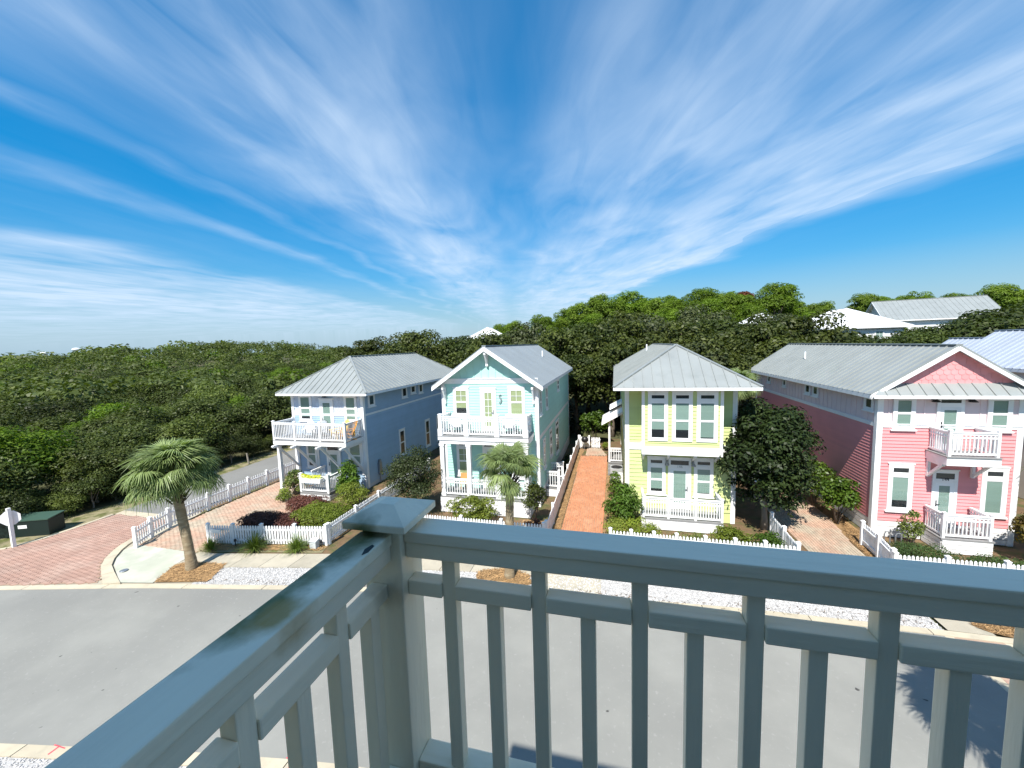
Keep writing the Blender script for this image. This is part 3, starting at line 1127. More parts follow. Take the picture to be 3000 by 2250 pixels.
def post(house, x, y, z0, z1, w=0.11, cap=True, name='post', plinth=0.0):
    mb = MB()
    mb.box(x - w / 2, y - w / 2, z0, x + w / 2, y + w / 2, z1)
    if plinth:
        mb.box(x - w / 2 - .03, y - w / 2 - .03, z0, x + w / 2 + .03, y + w / 2 + .03, z0 + plinth)
    if cap:
        c = w / 2 + .02
        mb.box(x - c, y - c, z1, x + c, y + c, z1 + .03)
        n = len(mb.v)
        mb.v += [(x - c, y - c, z1 + .03), (x + c, y - c, z1 + .03), (x + c, y + c, z1 + .03), (x - c, y + c, z1 + .03), (x, y, z1 + .065)]
        mb.f += [(n, n + 1, n + 4), (n + 1, n + 2, n + 4), (n + 2, n + 3, n + 4), (n + 3, n, n + 4)]
        mb.m += [0] * 4
    return mb.obj(name, WHITE, house)


def clip(poly, axis, val, keep_greater):
    out = []
    for (a, b) in zip(poly, poly[1:] + poly[:1]):
        ia = (a[axis] >= val) if keep_greater else (a[axis] <= val)
        ib = (b[axis] >= val) if keep_greater else (b[axis] <= val)
        if ia:
            out.append(a)
        if ia != ib:
            t = (val - a[axis]) / (b[axis] - a[axis])
            out.append((a[0] + t * (b[0] - a[0]), a[1] + t * (b[1] - a[1])))
    return out


def roof_plane(roof, pts, w, mt, seam=0.035, sw=0.03, sub=0, name='roof_panel'):
    """standing-seam panels over a planar convex polygon whose first edge is the eave"""
    P = [Vector(p) for p in pts]
    s = (P[1] - P[0]).normalized()
    n = s.cross(P[2] - P[0]).normalized()
    if n.z < 0:
        n = -n
    t = n.cross(s)
    if t.z < 0:
        t = -t
    q = [((p - P[0]).dot(s), (p - P[0]).dot(t)) for p in P]
    lo, hi = min(a for a, _ in q), max(a for a, _ in q)
    k = max(1, round((hi - lo) / w))
    w = (hi - lo) / k
    th = 0.02
    for i in range(k):
        a, b = lo + i * w, lo + (i + 1) * w
        c = clip(clip(q, 0, a + .001, True), 0, b - .001, False)
        if len(c) < 3:
            continue
        mb = MB()
        mb.prism([P[0] + s * u + t * v for u, v in c], n * th)
        for j in range(sub + 1):
            ss = a + w * j / (sub + 1)
            lines = clip(clip(q, 0, ss + .004, True), 0, ss + sw, False)
            if len(lines) >= 3:
                l0, l1 = min(v for _, v in lines), max(v for _, v in lines)
                mid = [v for u, v in clip(clip(q, 0, ss + sw * .4, True), 0, ss + sw * .6, False)]
                if len(mid) >= 2 and max(mid) - min(mid) > 0.05:
                    v0, v1 = min(mid), max(mid)
                    base = P[0] + n * th
                    mb.prism([base + s * (ss + .003) + t * v0, base + s * (ss + sw) + t * v0, base + s * (ss + sw) + t * v1, base + s * (ss + .003) + t * v1], n * seam)
        mb.obj(name, mt, roof)


def slab(mb, pts, off, th):
    """thin solid under a roof plane"""
    P = [Vector(p) for p in pts]
    n = (P[1] - P[0]).cross(P[2] - P[0]).normalized()
    if n.z < 0:
        n = -n
    mb.prism([p - n * off for p in P], -n * th)


def cap_line(mb, a, b, w=0.16, h=0.05):
    mb.bar(Vector(a) + Vector((0, 0, .045)), Vector(b) + Vector((0, 0, .045)), w, h)


def hip_roof(house, x0, x1, y0, y1, ze, zr, rf, rb, mt, w=0.42, seam=0.035, back='hip'):
    xc = (x0 + x1) / 2
    A, B_, Cc, D = (x0, y0, ze), (x1, y0, ze), (x1, y1, ze), (x0, y1, ze)
    F, G = (xc, rf, zr), (xc, rb, zr)
    planes = [[A, B_, F], [B_, Cc, G, F], [D, A, F, G]]
    if back == 'hip':
        planes.append([Cc, D, G])
    mb = MB()
    for p in planes:
        slab(mb, p, 0.004, 0.05)
    mb.box(x0 + .03, y0 + .03, ze - .10, x1 - .03, y1 - .03, ze - .07)
    for e in ((A, B_), (B_, Cc), (Cc, D), (D, A)):
        mb.bar((e[0][0], e[0][1], ze - .07), (e[1][0], e[1][1], ze - .07), 0.03, 0.13)
    roof = mb.obj('roof', SOFFIT, house)
    for p in planes:
        roof_plane(roof, p, w, mt, seam)
    cp = MB()
    cap_line(cp, F, G)
    cap_line(cp, A, F, .13)
    cap_line(cp, B_, F, .13)
    if back == 'hip':
        cap_line(cp, Cc, G, .13)
        cap_line(cp, D, G, .13)
    cp.obj('ridge_cap', mt, roof)
    return roof


def gable_roof(house, x0, x1, y0, y1, ze, zr, mt, w=0.42, seam=0.035, sub=0, rake=0.2, sw=0.03):
    xc = (x0 + x1) / 2
    L_ = [(x0, y0, ze), (x0, y1, ze), (xc, y1, zr), (xc, y0, zr)]
    R_ = [(x1, y0, ze), (x1, y1, ze), (xc, y1, zr), (xc, y0, zr)]
    mb = MB()
    slab(mb, L_, 0.004, 0.06)
    slab(mb, R_, 0.004, 0.06)
    roof = mb.obj('roof', SOFFIT, house)
    roof_plane(roof, L_, w, mt, seam, sw, sub)
    roof_plane(roof, R_, w, mt, seam, sw, sub)
    for yy in (y0 - .02, y1 + .02):
        for xx in (x0, x1):
            m_ = MB()
            d = -.03
            pts = [(xx, yy - .02, ze + d), (xc, yy - .02, zr + d), (xc, yy - .02, zr + d - rake), (xx, yy - .02, ze + d - rake)]
            m_.prism(pts, (0, .04, 0))
            m_.obj('rake_board', WHITE, roof)
    cp = MB()
    cap_line(cp, (xc, y0, zr), (xc, y1, zr), .22)
    cp.obj('ridge_cap', mt, roof)
    for xx in (x0, x1):
        MB().box(xx - .015, y0 + .03, ze - .16, xx + .015, y1 - .03, ze - .012).obj('fascia', WHITE, roof)
    return roof


def vent(roof, x, y, z, h=0.4):
    MB().tube([(x, y, z - .1), (x, y, z + h)], 0.05, 8).obj('vent_pipe', WHITE, roof)


def digits(txt, parent, loc, size, mt):
    cu_ = bpy.data.curves.new('txt', 'FONT')
    cu_.body = txt
    cu_.size = size
    cu_.extrude = 0.008
    cu_.align_x = 'CENTER'
    to = bpy.data.objects.new('tmp_text', cu_)
    C.objects.link(to)
    dg = bpy.context.evaluated_depsgraph_get()
    me = bpy.data.meshes.new_from_object(to.evaluated_get(dg))
    bpy.data.objects.remove(to)
    me.materials.clear()
    me.materials.append(mt)
    put('house_number', me, parent, loc, (R(90), 0, 0))


def wall_lamp(house, fr, u, z):
    mb = MB()
    p = fr.pt(u, 0.06, z)
    mb.box(p[0] - .05, p[1] - .04, z + .02, p[0] + .05, p[1] + .05, z + .14)
    q = fr.pt(u, 0.20, z)
    mb.lathe([(0.03, z + .12), (0.05, z + .08), (0.15, z), (0.14, z - .01)], 12, q[0], q[1])
    mb.tube([(p[0], p[1], z + .10), (q[0], q[1], z + .13)], .02, 6)
    mb.obj('wall_lamp', BLACK, house)


def walls(house, x0, x1, y0, y1, z0, z1, mt, name='wall'):
    return MB().box(x0 + .002, y0 + .002, z0, x1 - .002, y1 - .002, z1).obj(name, mt, house)


def corner(house, x, y, z0, z1, sx, sy, w=0.13):
    """corner boards on both faces; sx, sy point outwards"""
    mb = MB()
    mb.box(x - sx * w, y, z0, x + sx * .046, y + sy * .046, z1)
    mb.box(x, y - sy * .002, z0, x + sx * .046, y - sy * w, z1)
    mb.obj('corner_board', WHITE, house)


def lap_skirt(house, fr, u0, u1, z0, z1, mt=None, expo=0.22):
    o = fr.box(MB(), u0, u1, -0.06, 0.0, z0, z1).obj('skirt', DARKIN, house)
    n = max(1, round((z1 - z0) / expo))
    e = (z1 - z0) / n
    for i in range(n):
        fr.box(MB(), u0, u1, 0.0, 0.025, z0 + i * e + .012, z0 + (i + 1) * e - .012).obj('skirt_board', mt or WHITE, o)


# ------------------------------------------------------------------ blue house
H = thing('blue_house', (-17.5, 20.9, 0), 'blue two-storey house with hip roof and wide white balcony', 'house')
x0, x1, y0, y1 = -20.1, -14.9, 20.9, 35.0
W = walls(H, x0, x1, y0, y1, 0.0, 5.98, BLUE)
f, rw = front(y0), rightw(x1)
siding(W, f, x0, x1, 0.25, 4.55, 0.145, BLUE)
siding(W, rw, y0, y1, 0.25, 4.55, 0.145, BLUE)
upw = [(-19.55, -18.6), (-18.0, -17.0), (-16.2, -15.3)]
shingles(W, f, x0 + .1, x1 - .1, 4.68, 5.95, 0.2, 0.165, BLUE2, lambda u, z: not any(a + .1 < u < b - .1 for a, b in upw))
shingles(W, rw, y0 + .1, y1, 4.68, 5.95, 0.2, 0.165, BLUE, joined=True)
bb = MB()
bb.box(x0, y0 - .045, 4.55, x1, y0 - .002, 4.67)
bb.box(x0, y0 - .065, 4.67, x1, y0 - .002, 4.70)
bb.box(x1 + .002, y0 - .045, 4.55, x1 + .045, y1, 4.67)
bb.obj('belt_board', WHITE, H)
MB().box(x1 + .002, y0, 0.0, x1 + .03, y1, .24).obj('base_board', mat('blue_grey_trim', (0.42, 0.48, 0.55), .6), H)
for (xx, yy, sx, sy) in ((x0, y0, -1, -1), (x1, y0, 1, -1), (x1, y1, 1, 1)):
    corner(H, xx, yy, 0, 5.97, sx, sy, .15)
window(H, f, *upw[0], 4.2, 5.88)
window(H, f, *upw[2], 4.2, 5.86)
door(H, f, *upw[1], 3.32, 5.62)
wall_lamp(H, f, -17.5, 5.76)
for a, b, zl, zh in ((21.4, 22.1, 5.04, 5.86), (25.45, 26.2, 5.04, 5.86), (26.75, 27.5, 5.18, 5.86), (28.0, 28.7, 5.06, 5.86), (31.3, 32.0, 5.06, 5.86)):
    window(H, rw, a, b, zl, zh, 'dark', trim=.1)
for a, b, zl, zh in ((24.75, 25.55, .95, 2.85), (28.75, 29.55, .6, 2.8), (30.85, 31.6, .6, 2.75)):
    window(H, rw, a, b, zl, zh, 'darkdouble', trim=.1)
window(H, f, -19.25, -18.3, 1.15, 2.95)
door(H, f, -17.75, -16.75, 0.45, 2.7, .22)
window(H, f, -16.15, -15.15, 1.2, 2.95, 'double')
rf = hip_roof(H, -20.72, -14.2, 20.28, 35.55, 6.03, 8.16, 23.4, 32.5, ROOF)
# balcony
bx0, bx1, byf = -20.1, -14.98, 19.2
MB().box(bx0, byf, 3.06, bx1, y0 - .03, 3.30).obj('balcony_floor', WHITE, H)
mb = MB()
for k in range(12):
    yy = byf - .02 + k * (y0 - byf) / 12
    mb.box(bx0 + .02, yy + .005, 3.302, bx1 - .02, yy + .135, 3.325)
mb.obj('balcony_deck', DECKG, H)
zf = 3.325
px = [bx0 + .06, -18.5, -16.72, bx1 - .06]
for xx in px:
    post(H, xx, byf + .06, zf, zf + 1.14)
post(H, bx0 + .06, y0 - .12, zf, zf + 1.14, cap=False)
post(H, bx1 - .06, y0 - .12, zf, zf + 1.14, cap=False)
for a, b in zip(px, px[1:]):
    railing(H, (a + .057, byf + .06), (b - .057, byf + .06), zf, 1.08, .115, name='balcony_railing')
for xx in (px[0], px[-1]):
    railing(H, (xx, byf + .12), (xx, y0 - .18), zf, 1.08, .115, name='balcony_railing')
for xx in (-19.85, -18.5, -16.75, -15.12):
    m_ = MB()
    m_.box(xx - .055, byf - .28, 2.90, xx + .055, y0 - .03, 3.055)
    m_.prism([(xx - .06, byf - .30, 2.92), (xx - .06, byf - .36, 2.99), (xx - .06, byf - .30, 3.05), (xx - .06, byf - .2, 3.05), (xx - .06, byf - .2, 2.92)], (.12, 0, 0))
    m_.bar((xx, byf + .05, 2.95), (xx, y0 - .04, 1.2), .1, .12)
    m_.box(xx - .07, y0 - .1, .9, xx + .07, y0 - .03, 2.9)
    m_.obj('balcony_bracket', WHITE, H)
MB().box(-20.02, 19.35, 0, -19.84, 19.53, 2.9).obj('porch_post', WHITE, H)
# entrance deck
dx0, dx1, dyf, dz = -17.95, -15.95, 18.72, .42
MB().box(dx0, dyf, .30, dx1, y0 - .03, dz).obj('porch_floor', DECKG, H)
lap_skirt(H, front(dyf), dx0, dx1, 0, .30, expo=.16)
lap_skirt(H, rightw(dx1), dyf, y0 - .05, 0, .30, expo=.16)
for (xx, yy) in ((dx0 + .06, dyf + .06), (dx1 - .06, dyf + .06)):
    post(H, xx, yy, dz, dz + 1.08, .13)
railing(H, (dx0 + .13, dyf + .06), (dx1 - .13, dyf + .06), dz, .98, .12, name='porch_railing')
railing(H, (dx1 - .06, dyf + .13), (dx1 - .06, y0 - .1), dz, .98, .12, name='porch_railing')
railing(H, (dx0 + .06, dyf + .9), (dx0 + .06, y0 - .1), dz, .98, .12, name='porch_railing')
m_ = MB().box(x1 + .03, 22.0, .55, x1 + .17, 22.28, 1.3)
m_.tube([(x1 + .1, 22.14, 1.3), (x1 + .1, 22.14, 1.5)], .1, 10)
m_.tube([(x1 + .1, 22.14, .0), (x1 + .1, 22.14, .55)], .03, 8)
m_.obj('electric_meter', STEEL, H)

# ------------------------------------------------------------------ mint house
H = thing('mint_house', (-6.5, 20.05, 0), 'mint green gabled house with front balcony above a porch', 'house')
x0, x1, y0, y1 = -9.2, -3.87, 20.05, 33.8
W = walls(H, x0, x1, y0, y1, 0.0, 6.75, MINT)
gw = MB().prism([(x0, y0 + .002, 6.75), (x1, y0 + .002, 6.75), (-6.535, y0 + .002, 8.48)], (0, .2, 0)).obj('gable_wall', MINT, H)
f, rw = front(y0), rightw(x1)
siding(W, f, x0, x1, .85, 6.6, 0.15, MINT)
siding(W, rw, y0, y1, .75, 3.6, 0.15, MINT)
siding(W, rw, y0, y1, 3.82, 6.45, 0.15, MINT)
for k in range(-6, 7):
    xx = -6.535 + k * .4
    zt = 8.45 - abs(xx + 6.535) * .675 - .12
    if zt > 6.95:
        f.box(MB(), xx - .025, xx + .025, 0.0, .028, 6.9, zt).obj('batten', MINT, gw)
mb = MB()
f.box(mb, x0 - .05, x1 + .05, 0, .05, 6.62, 6.86)
f.box(mb, x0 - .05, x1 + .05, 0, .08, 6.86, 6.90)
mb.obj('frieze_board', WHITE, H)
MB().box(x1 + .002, y0, 3.6, x1 + .045, y1, 3.82).obj('belt_board', WHITE, H)
MB().box(x1 + .002, y0, 0, x1 + .04, y1, .74).obj('base_board', WHITE, H)
for (xx, yy, sx, sy) in ((x0, y0, -1, -1), (x1, y0, 1, -1), (x1, y1, 1, 1)):
    corner(H, xx, yy, 0, 6.6, sx, sy, .15)
window(H, f, -8.55, -7.65, 4.85, 6.40, 'grid', BLINDY)
window(H, f, -5.45, -4.55, 4.85, 6.40, 'grid', BLINDY)
door(H, f, -7.0, -6.12, 4.07, 6.36, grid=True, blind=BLINDY, handle='right')
window(H, f, -8.5, -7.62, 1.5, 3.62, 'transomgrid', BLINDY)
door(H, f, -6.98, -6.1, .87, 3.6, .3, True, BLINDY)
window(H, f, -5.4, -4.5, 1.5, 3.62, 'transomgrid', BLINDY)
for a, b, zl, zh in ((20.35, 20.95, 4.85, 6.25), (22.3, 22.95, 4.85, 6.2), (26.95, 27.9, 5.35, 6.2)):
    window(H, rw, a, b, zl, zh, 'double', trim=.1)
for a, b, zl, zh in ((21.1, 21.8, 1.7, 3.4), (23.35, 24.25, 1.7, 3.42), (25.85, 27.2, 1.2, 3.42)):
    window(H, rw, a, b, zl, zh, 'transom', trim=.1, tr_h=.25)
rf = gable_roof(H, -9.58, -3.5, 19.52, 34.25, 6.50, 8.58, ROOFB, .9, .03, 4, .2, .06)
vent(rf, -5.2, 29.2, 7.7, .45)
for xx in (-9.0, -4.07):
    m_ = MB()
    m_.box(xx - .05, y0 - .46, 6.34, xx + .05, y0 - .055, 6.45)
    m_.box(xx - .05, y0 - .16, 5.55, xx + .05, y0 - .055, 6.34)
    m_.bar((xx, y0 - .40, 6.34), (xx, y0 - .13, 5.75), .07, .08)
    m_.obj('eave_bracket', WHITE, H)
m_ = MB()
m_.box(-6.6, y0 - .5, 8.18, -6.47, y0 - .03, 8.32)
m_.box(-6.6, y0 - .16, 7.55, -6.47, y0 - .03, 8.18)
m_.bar((-6.535, y0 - .46, 8.2), (-6.535, y0 - .1, 7.65), .09, .09)
m_.obj('gable_bracket', WHITE, H)
# seahorse ornament
orn = [(-5.80, 5.98), (-5.86, 6.02), (-5.93, 5.98), (-5.92, 5.9), (-5.86, 5.84), (-5.82, 5.74), (-5.84, 5.63), (-5.9, 5.55), (-5.95, 5.58), (-5.92, 5.64)]
MB().tube([(a, y0 - .05, b) for a, b in orn], [.02, .035, .035, .03, .045, .05, .04, .025, .018, .012], 8).obj('wall_ornament', STEEL, H)
# balcony and porch
bx0, bx1, byf = -8.9, -4.1, 18.56
mb = MB()
mb.box(bx0, byf, 3.84, bx1, y0 - .03, 4.045)
mb.box(bx0 + .06, byf + .05, 3.64, bx1 - .06, y0 - .03, 3.838)
mb.obj('balcony_floor', WHITE, H)
mb = MB()
for k in range(11):
    yy = byf - .03 + k * (y0 - byf) / 11
    mb.box(bx0 - .02, yy + .005, 4.047, bx1 + .02, yy + .13, 4.07)
mb.obj('balcony_deck', DECKG, H)
zf = 4.07
px = [bx0 + .13, -7.33, -5.7, bx1 - .13]
for xx in px:
    post(H, xx, byf + .13, zf, zf + 1.08, .19, False, 'balcony_post', .34)
    MB().box(xx - .11, byf + .02, zf + 1.08, xx + .11, byf + .24, zf + 1.115).obj('post_cap', WHITE, H)
for a, b in zip(px, px[1:]):
    railing(H, (a + .1, byf + .13), (b - .1, byf + .13), zf, 1.0, .125, True, name='balcony_railing')
for xx in (px[0], px[-1]):
    railing(H, (xx, byf + .24), (xx, y0 - .08), zf, 1.0, .125, True, name='balcony_railing')
pz = .85
MB().box(bx0, byf, pz - .06, bx1, y0 - .03, pz).obj('porch_floor', DECKG, H)
lap_skirt(H, front(byf), bx0, bx1, 0, pz - .06, expo=.26)
lap_skirt(H, rightw(bx1), byf, y0 - .05, 0, pz - .06, expo=.26)
ppx = [bx0 + .16, -7.28, -5.72, bx1 - .16]
for xx in ppx:
    m_ = MB().box(xx - .105, byf + .06, pz, xx + .105, byf + .27, 3.52)
    m_.box(xx - .135, byf + .03, 3.52, xx + .135, byf + .30, 3.64)
    m_.box(xx - .13, byf + .035, pz, xx + .13, byf + .295, pz + .16)
    m_.obj('porch_post', WHITE, H)
for i, (a, b) in enumerate(zip(ppx, ppx[1:])):
    railing(H, (a + .11, byf + .165), (b - .11, byf + .165), pz, .92, .13, True, name='porch_railing')
railing(H, (bx1 - .16, byf + .3), (bx1 - .16, y0 - .08), pz, .92, .13, True, name='porch_railing')
# side landing
MB().box(-3.82, 21.6, .42, -3.02, 23.4, .5).obj('side_landing', DECKG, H)
lap_skirt(H, front(21.6), -3.82, -3.02, 0, .42)
railing(H, (-3.78, 21.66), (-3.08, 21.66), .5, .95, .12, True, name='landing_railing')
railing(H, (-3.78, 23.34), (-3.08, 23.34), .5, .95, .12, True, name='landing_railing')
post(H, -3.06, 21.66, .0, 1.5, .1)
post(H, -3.06, 23.34, .0, 1.5, .1)

# ------------------------------------------------------------------ lime house
H = thing('lime_house', (2.93, 19.75, 0), 'lime green house with hip roof and three tall bay windows', 'house')
x0, x1, y0, y1 = .52, 5.34, 19.75, 34.2
W = walls(H, x0, x1, y0, y1, 0.0, 6.5, LIME)
f, lw, rw = front(y0), leftw(x0), rightw(x1)
siding(W, f, x0, x1, .5, 3.4, 0.19, LIME, .018)
siding(W, f, x0, x1, 3.72, 6.45, 0.16, LIME)
siding(W, lw, y0, y1, .5, 3.4, 0.19, LIME)
siding(W, lw, y0, y1, 3.72, 6.45, 0.16, LIME)
siding(W, rw, y0, y1, .5, 6.45, 0.16, LIME)
for (xx, yy, sx, sy) in ((x0, y0, -1, -1), (x1, y0, 1, -1), (x0, y1, -1, 1)):
    corner(H, xx, yy, 0, 6.48, sx, sy, .15)
mb = MB()
f.box(mb, x0 + .15, 1.2, 0, .05, 3.4, 3.72)
f.box(mb, 4.6, x1 - .15, 0, .05, 3.4, 3.72)
mb.box(x0 - .05, y0, 3.4, x0 - .002, y1, 3.72)
mb.obj('belt_board', WHITE, H)
bmain = MB().box(1.24, 18.92, 3.52, 4.58, y0 - .03, 6.47).obj('bay', LIME, H)
fb = front(18.92)
siding(bmain, fb, 1.24, 4.58, 3.78, 6.45, .17, LIME)
mb = MB()
mb.box(1.20, 18.86, 3.40, 4.62, 18.918, 3.78)
mb.box(1.20, 18.92, 3.40, 1.238, y0 - .03, 3.78)
mb.box(4.582, 18.92, 3.40, 4.62, y0 - .03, 3.78)
mb.box(1.24, 18.92, 3.40, 4.58, y0 - .03, 3.518)
mb.obj('bay_skirt', WHITE, H)
mb = MB()
fb.box(mb, 1.2, 1.33, 0, .04, 3.78, 6.46)
fb.box(mb, 4.49, 4.62, 0, .04, 3.78, 6.46)
mb.obj('corner_board', WHITE, H)
for a in (1.47, 2.50, 3.53):
    window(H, fb, a, a + .86, 4.05, 6.32, 'transom', trim=.115, sill=False, tr_h=.24)
window(H, f, 1.52, 2.34, 1.22, 3.06, 'transom', trim=.105, tr_h=.24)
door(H, f, 2.46, 3.48, .55, 3.04, .22, handle='right')
window(H, f, 3.6, 4.44, 1.22, 3.06, 'transom', trim=.105, tr_h=.24)
digits('146', H, (2.97, y0 - .07, 2.58), .17, STEEL)
for xx in (1.3, 2.40, 3.54, 4.5):
    m_ = MB()
    m_.box(xx - .05, 19.0, 3.28, xx + .05, y0 - .03, 3.39)
    m_.bar((xx, 19.15, 3.3), (xx, y0 - .05, 2.95), .08, .08)
    m_.obj('bay_bracket', WHITE, H)
for xx in (2.39, 3.55):
    m_ = MB().lathe([(0.0, 2.95), (.03, 2.93), (.035, 2.85), (.10, 2.76), (.10, 2.72), (0, 2.72)], 12, xx, 19.55)
    m_.box(xx - .04, y0 - .06, 2.8, xx + .04, y0 - .03, 2.95)
    m_.tube([(xx, y0 - .05, 2.93), (xx, 19.55, 2.95)], .015, 6)
    m_.obj('wall_lamp', STEEL, H)
rf = hip_roof(H, -.05, 5.93, 18.34, 34.85, 6.56, 8.36, 21.0, 32.4, ROOF)
vent(rf, 2.2, 29.5, 8.0, .4)
# front deck
dx0, dx1, dyf, dz = 1.2, 4.62, 18.5, .52
MB().box(dx0, dyf, dz - .08, dx1, y0 - .03, dz).obj('porch_floor', DECKG, H)
lap_skirt(H, front(dyf), dx0, dx1, 0, dz - .08, expo=.22)
lap_skirt(H, rightw(dx1), dyf, y0 - .05, 0, dz - .08, expo=.22)
lap_skirt(H, leftw(dx0), dyf, y0 - .05, 0, dz - .08, expo=.22)
px = [dx0 + .06, 2.34, 3.48, dx1 - .06]
for xx in px:
    post(H, xx, dyf + .06, dz, dz + 1.03, .09)
for a, b in zip(px, px[1:]):
    railing(H, (a + .045, dyf + .06), (b - .045, dyf + .06), dz, .98, .105, True, name='porch_railing')
for xx in (px[0], px[-1]):
    railing(H, (xx, dyf + .11), (xx, y0 - .08), dz, .98, .105, True, name='porch_railing')
lap_skirt(H, rightw(x1), y0, y1, 0, .5, STEEL, .25)
# side porch on the drive
MB().box(-.45, 26.6, .55, .49, 29.2, .65).obj('side_porch_floor', DECKG, H)
for k in range(3):
    MB().box(-.45, 26.6 - .28 * (k + 1), 0, .45, 26.6 - .28 * k - .004, .52 - .17 * k).obj('step', DECKG, H)
MB().box(-.42, 26.65, 0, -.30, 26.77, 3.25).obj('porch_post', WHITE, H)
MB().box(-.42, 29.0, 0, -.30, 29.12, 3.25).obj('porch_post', WHITE, H)
sr = MB().prism([(-.85, 26.35, 3.18), (.49, 26.35, 3.95), (.49, 26.35, 4.10), (-.85, 26.35, 3.33)], (0, 3.0, 0)).obj('side_porch_roof', WHITE, H)
MB().prism([(-.35, 28.2, 3.9), (.49, 28.2, 4.35), (.49, 28.2, 4.5), (-.35, 28.2, 4.05)], (0, 1.6, 0)).obj('upper_porch_roof', WHITE, H)
railing(H, (-.30, 26.7), (.47, 26.7), .65, .95, .13, True, name='porch_railing')
railing(H, (-.36, 26.78), (-.36, 28.98), .65, .95, .13, True, name='porch_railing')
MB().box(-.12, 23.6, 0, .44, 23.7, .9).obj('screen_panel', WHITE, H)

# ------------------------------------------------------------------ pink house
H = thing('pink_house', (12.98, 19.6, 0), 'coral pink house with scalloped gable and small upper balcony', 'house')
x0, x1, y0, y1 = 10.65, 15.32, 19.6, 34.2
W = walls(H, x0, x1, y0, y1, 0.0, 6.1, PINK)
gw = MB().prism([(x0, y0 + .002, 6.1), (x1, y0 + .002, 6.1), (x1, y0 + .002, 6.4), (12.985, y0 + .002, 7.95), (x0, y0 + .002, 6.4)], (0, .2, 0)).obj('gable_wall', PINK3, H)
f, lw = front(y0), leftw(x0)
siding(W, f, x0, x1, .72, 4.74, 0.14, PINK)
siding(W, lw, y0, y1, .72, 4.74, 0.14, PINK)
up = walls(H, x0 - .01, x1 + .01, y0 - .01, y1, 4.9, 6.08, PINK2, 'upper_wall')
fu, lu = front(y0 - .01), leftw(x0 - .01)
for k in range(8):
    xx = x0 + .35 + k * .6
    fu.box(MB(), xx - .022, xx + .022, 0, .02, 4.92, 6.06).obj('batten', PINK2, up)
for k in range(34):
    yy = y0 + .3 + k * .42
    lu.box(MB(), yy - .022, yy + .022, 0, .02, 4.92, 6.06).obj('batten', PINK2, up)
mb = MB()
f.box(mb, x0, x1, 0, .05, 4.74, 4.86)
f.box(mb, x0, x1, 0, .075, 4.86, 4.90)
mb.box(x0 - .05, y0 + .002, 4.74, x0 - .002, y1, 4.90)
mb.obj('belt_board', WHITE, H)
for (xx, yy, sx, sy) in ((x0, y0, -1, -1), (x1, y0, 1, -1), (x0, y1, -1, 1)):
    corner(H, xx - .012 * (sx < 0), yy, 0, 6.06, sx, sy, .16)
lap_skirt(H, f, x0, x1, 0, .70, expo=.24)
lap_skirt(H, lw, y0, y1, 0, .70, expo=.24)
shingles(gw, f, x0 + .2, x1 - .2, 6.5, 7.95, .235, .2, PINK3, lambda u, z: z + .12 < 7.93 - abs(u - 12.985) * .665)
window(H, fu, 11.12, 11.88, 4.66, 6.03, 'double', trim=.11)
door(H, fu, 12.58, 13.46, 3.87, 6.02, .13)
window(H, fu, 14.2, 14.96, 4.66, 6.03, 'double', trim=.11)
window(H, f, 11.1, 11.96, 1.18, 3.2, 'transom1', trim=.12, tr_h=.28)
door(H, f, 12.6, 13.44, .6, 3.0, .24)
window(H, f, 14.2, 15.02, 1.18, 3.2, 'transom1', trim=.12, tr_h=.28)
digits('144', H, (13.02, y0 - .07, 2.58), .17, BLACK)
for xx in (12.45, 13.62):
    wall_lamp(H, fu, xx, 5.85)
for a, b, zl, zh in ((19.85, 20.5, 5.35, 5.98), (24.55, 25.2, 5.33, 5.98), (25.45, 26.1, 5.33, 5.98), (28.7, 29.25, 5.4, 5.98), (31.3, 31.9, 5.4, 5.98)):
    window(H, lu, a, b, zl, zh, 'dark', trim=.1)
# gable roof with a pent skirt across the front
ex0, ex1 = 10.2, 15.77
rf = gable_roof(H, ex0, ex1, 19.3, 34.9, 6.13, 8.06, ROOF, .41, .045, 0, .15)
vent(rf, 11.7, 29.0, 7.3, .35)
pent = [(ex0, 19.1, 6.12), (ex1, 19.1, 6.12), (ex1 - .62, y0, 6.56), (ex0 + .62, y0, 6.56)]
mb = MB()
slab(mb, pent, .004, .05)
mb.box(ex0 + .03, 19.13, 6.02, ex1 - .03, y0 - .04, 6.05)
pr = mb.obj('pent_roof', SOFFIT, H)
roof_plane(pr, pent, .42, ROOF)
MB().box(ex0, 19.085, 6.0, ex1, 19.10, 6.13).obj('fascia', WHITE, pr)
# balcony
bx0, bx1, byf = 12.36, 13.92, 18.5
MB().box(bx0 - .04, byf - .02, 3.50, bx1 + .04, y0 - .03, 3.82).obj('balcony_floor', WHITE, H)
MB().box(bx0 - .07, byf - .06, 3.822, bx1 + .07, y0 - .03, 3.86).obj('balcony_deck', DECKG, H)
zf = 3.86
for xx in (bx0 + .05, bx1 - .05):
    post(H, xx, byf + .05, zf, zf + 1.0, .09)
    railing(H, (xx, byf + .1), (xx, y0 - .05), zf, .95, .115, True, name='balcony_railing')
    m_ = MB()
    m_.box(xx - .05, y0 - .13, 2.75, xx + .05, y0 - .03, 3.49)
    m_.box(xx - .05, byf + .25, 3.39, xx + .05, y0 - .14, 3.49)
    m_.bar((xx, byf + .35, 3.42), (xx, y0 - .12, 2.82), .09, .09)
    m_.obj('balcony_bracket', WHITE, H)
railing(H, (bx0 + .1, byf + .05), (bx1 - .1, byf + .05), zf, .95, .115, True, name='balcony_railing')
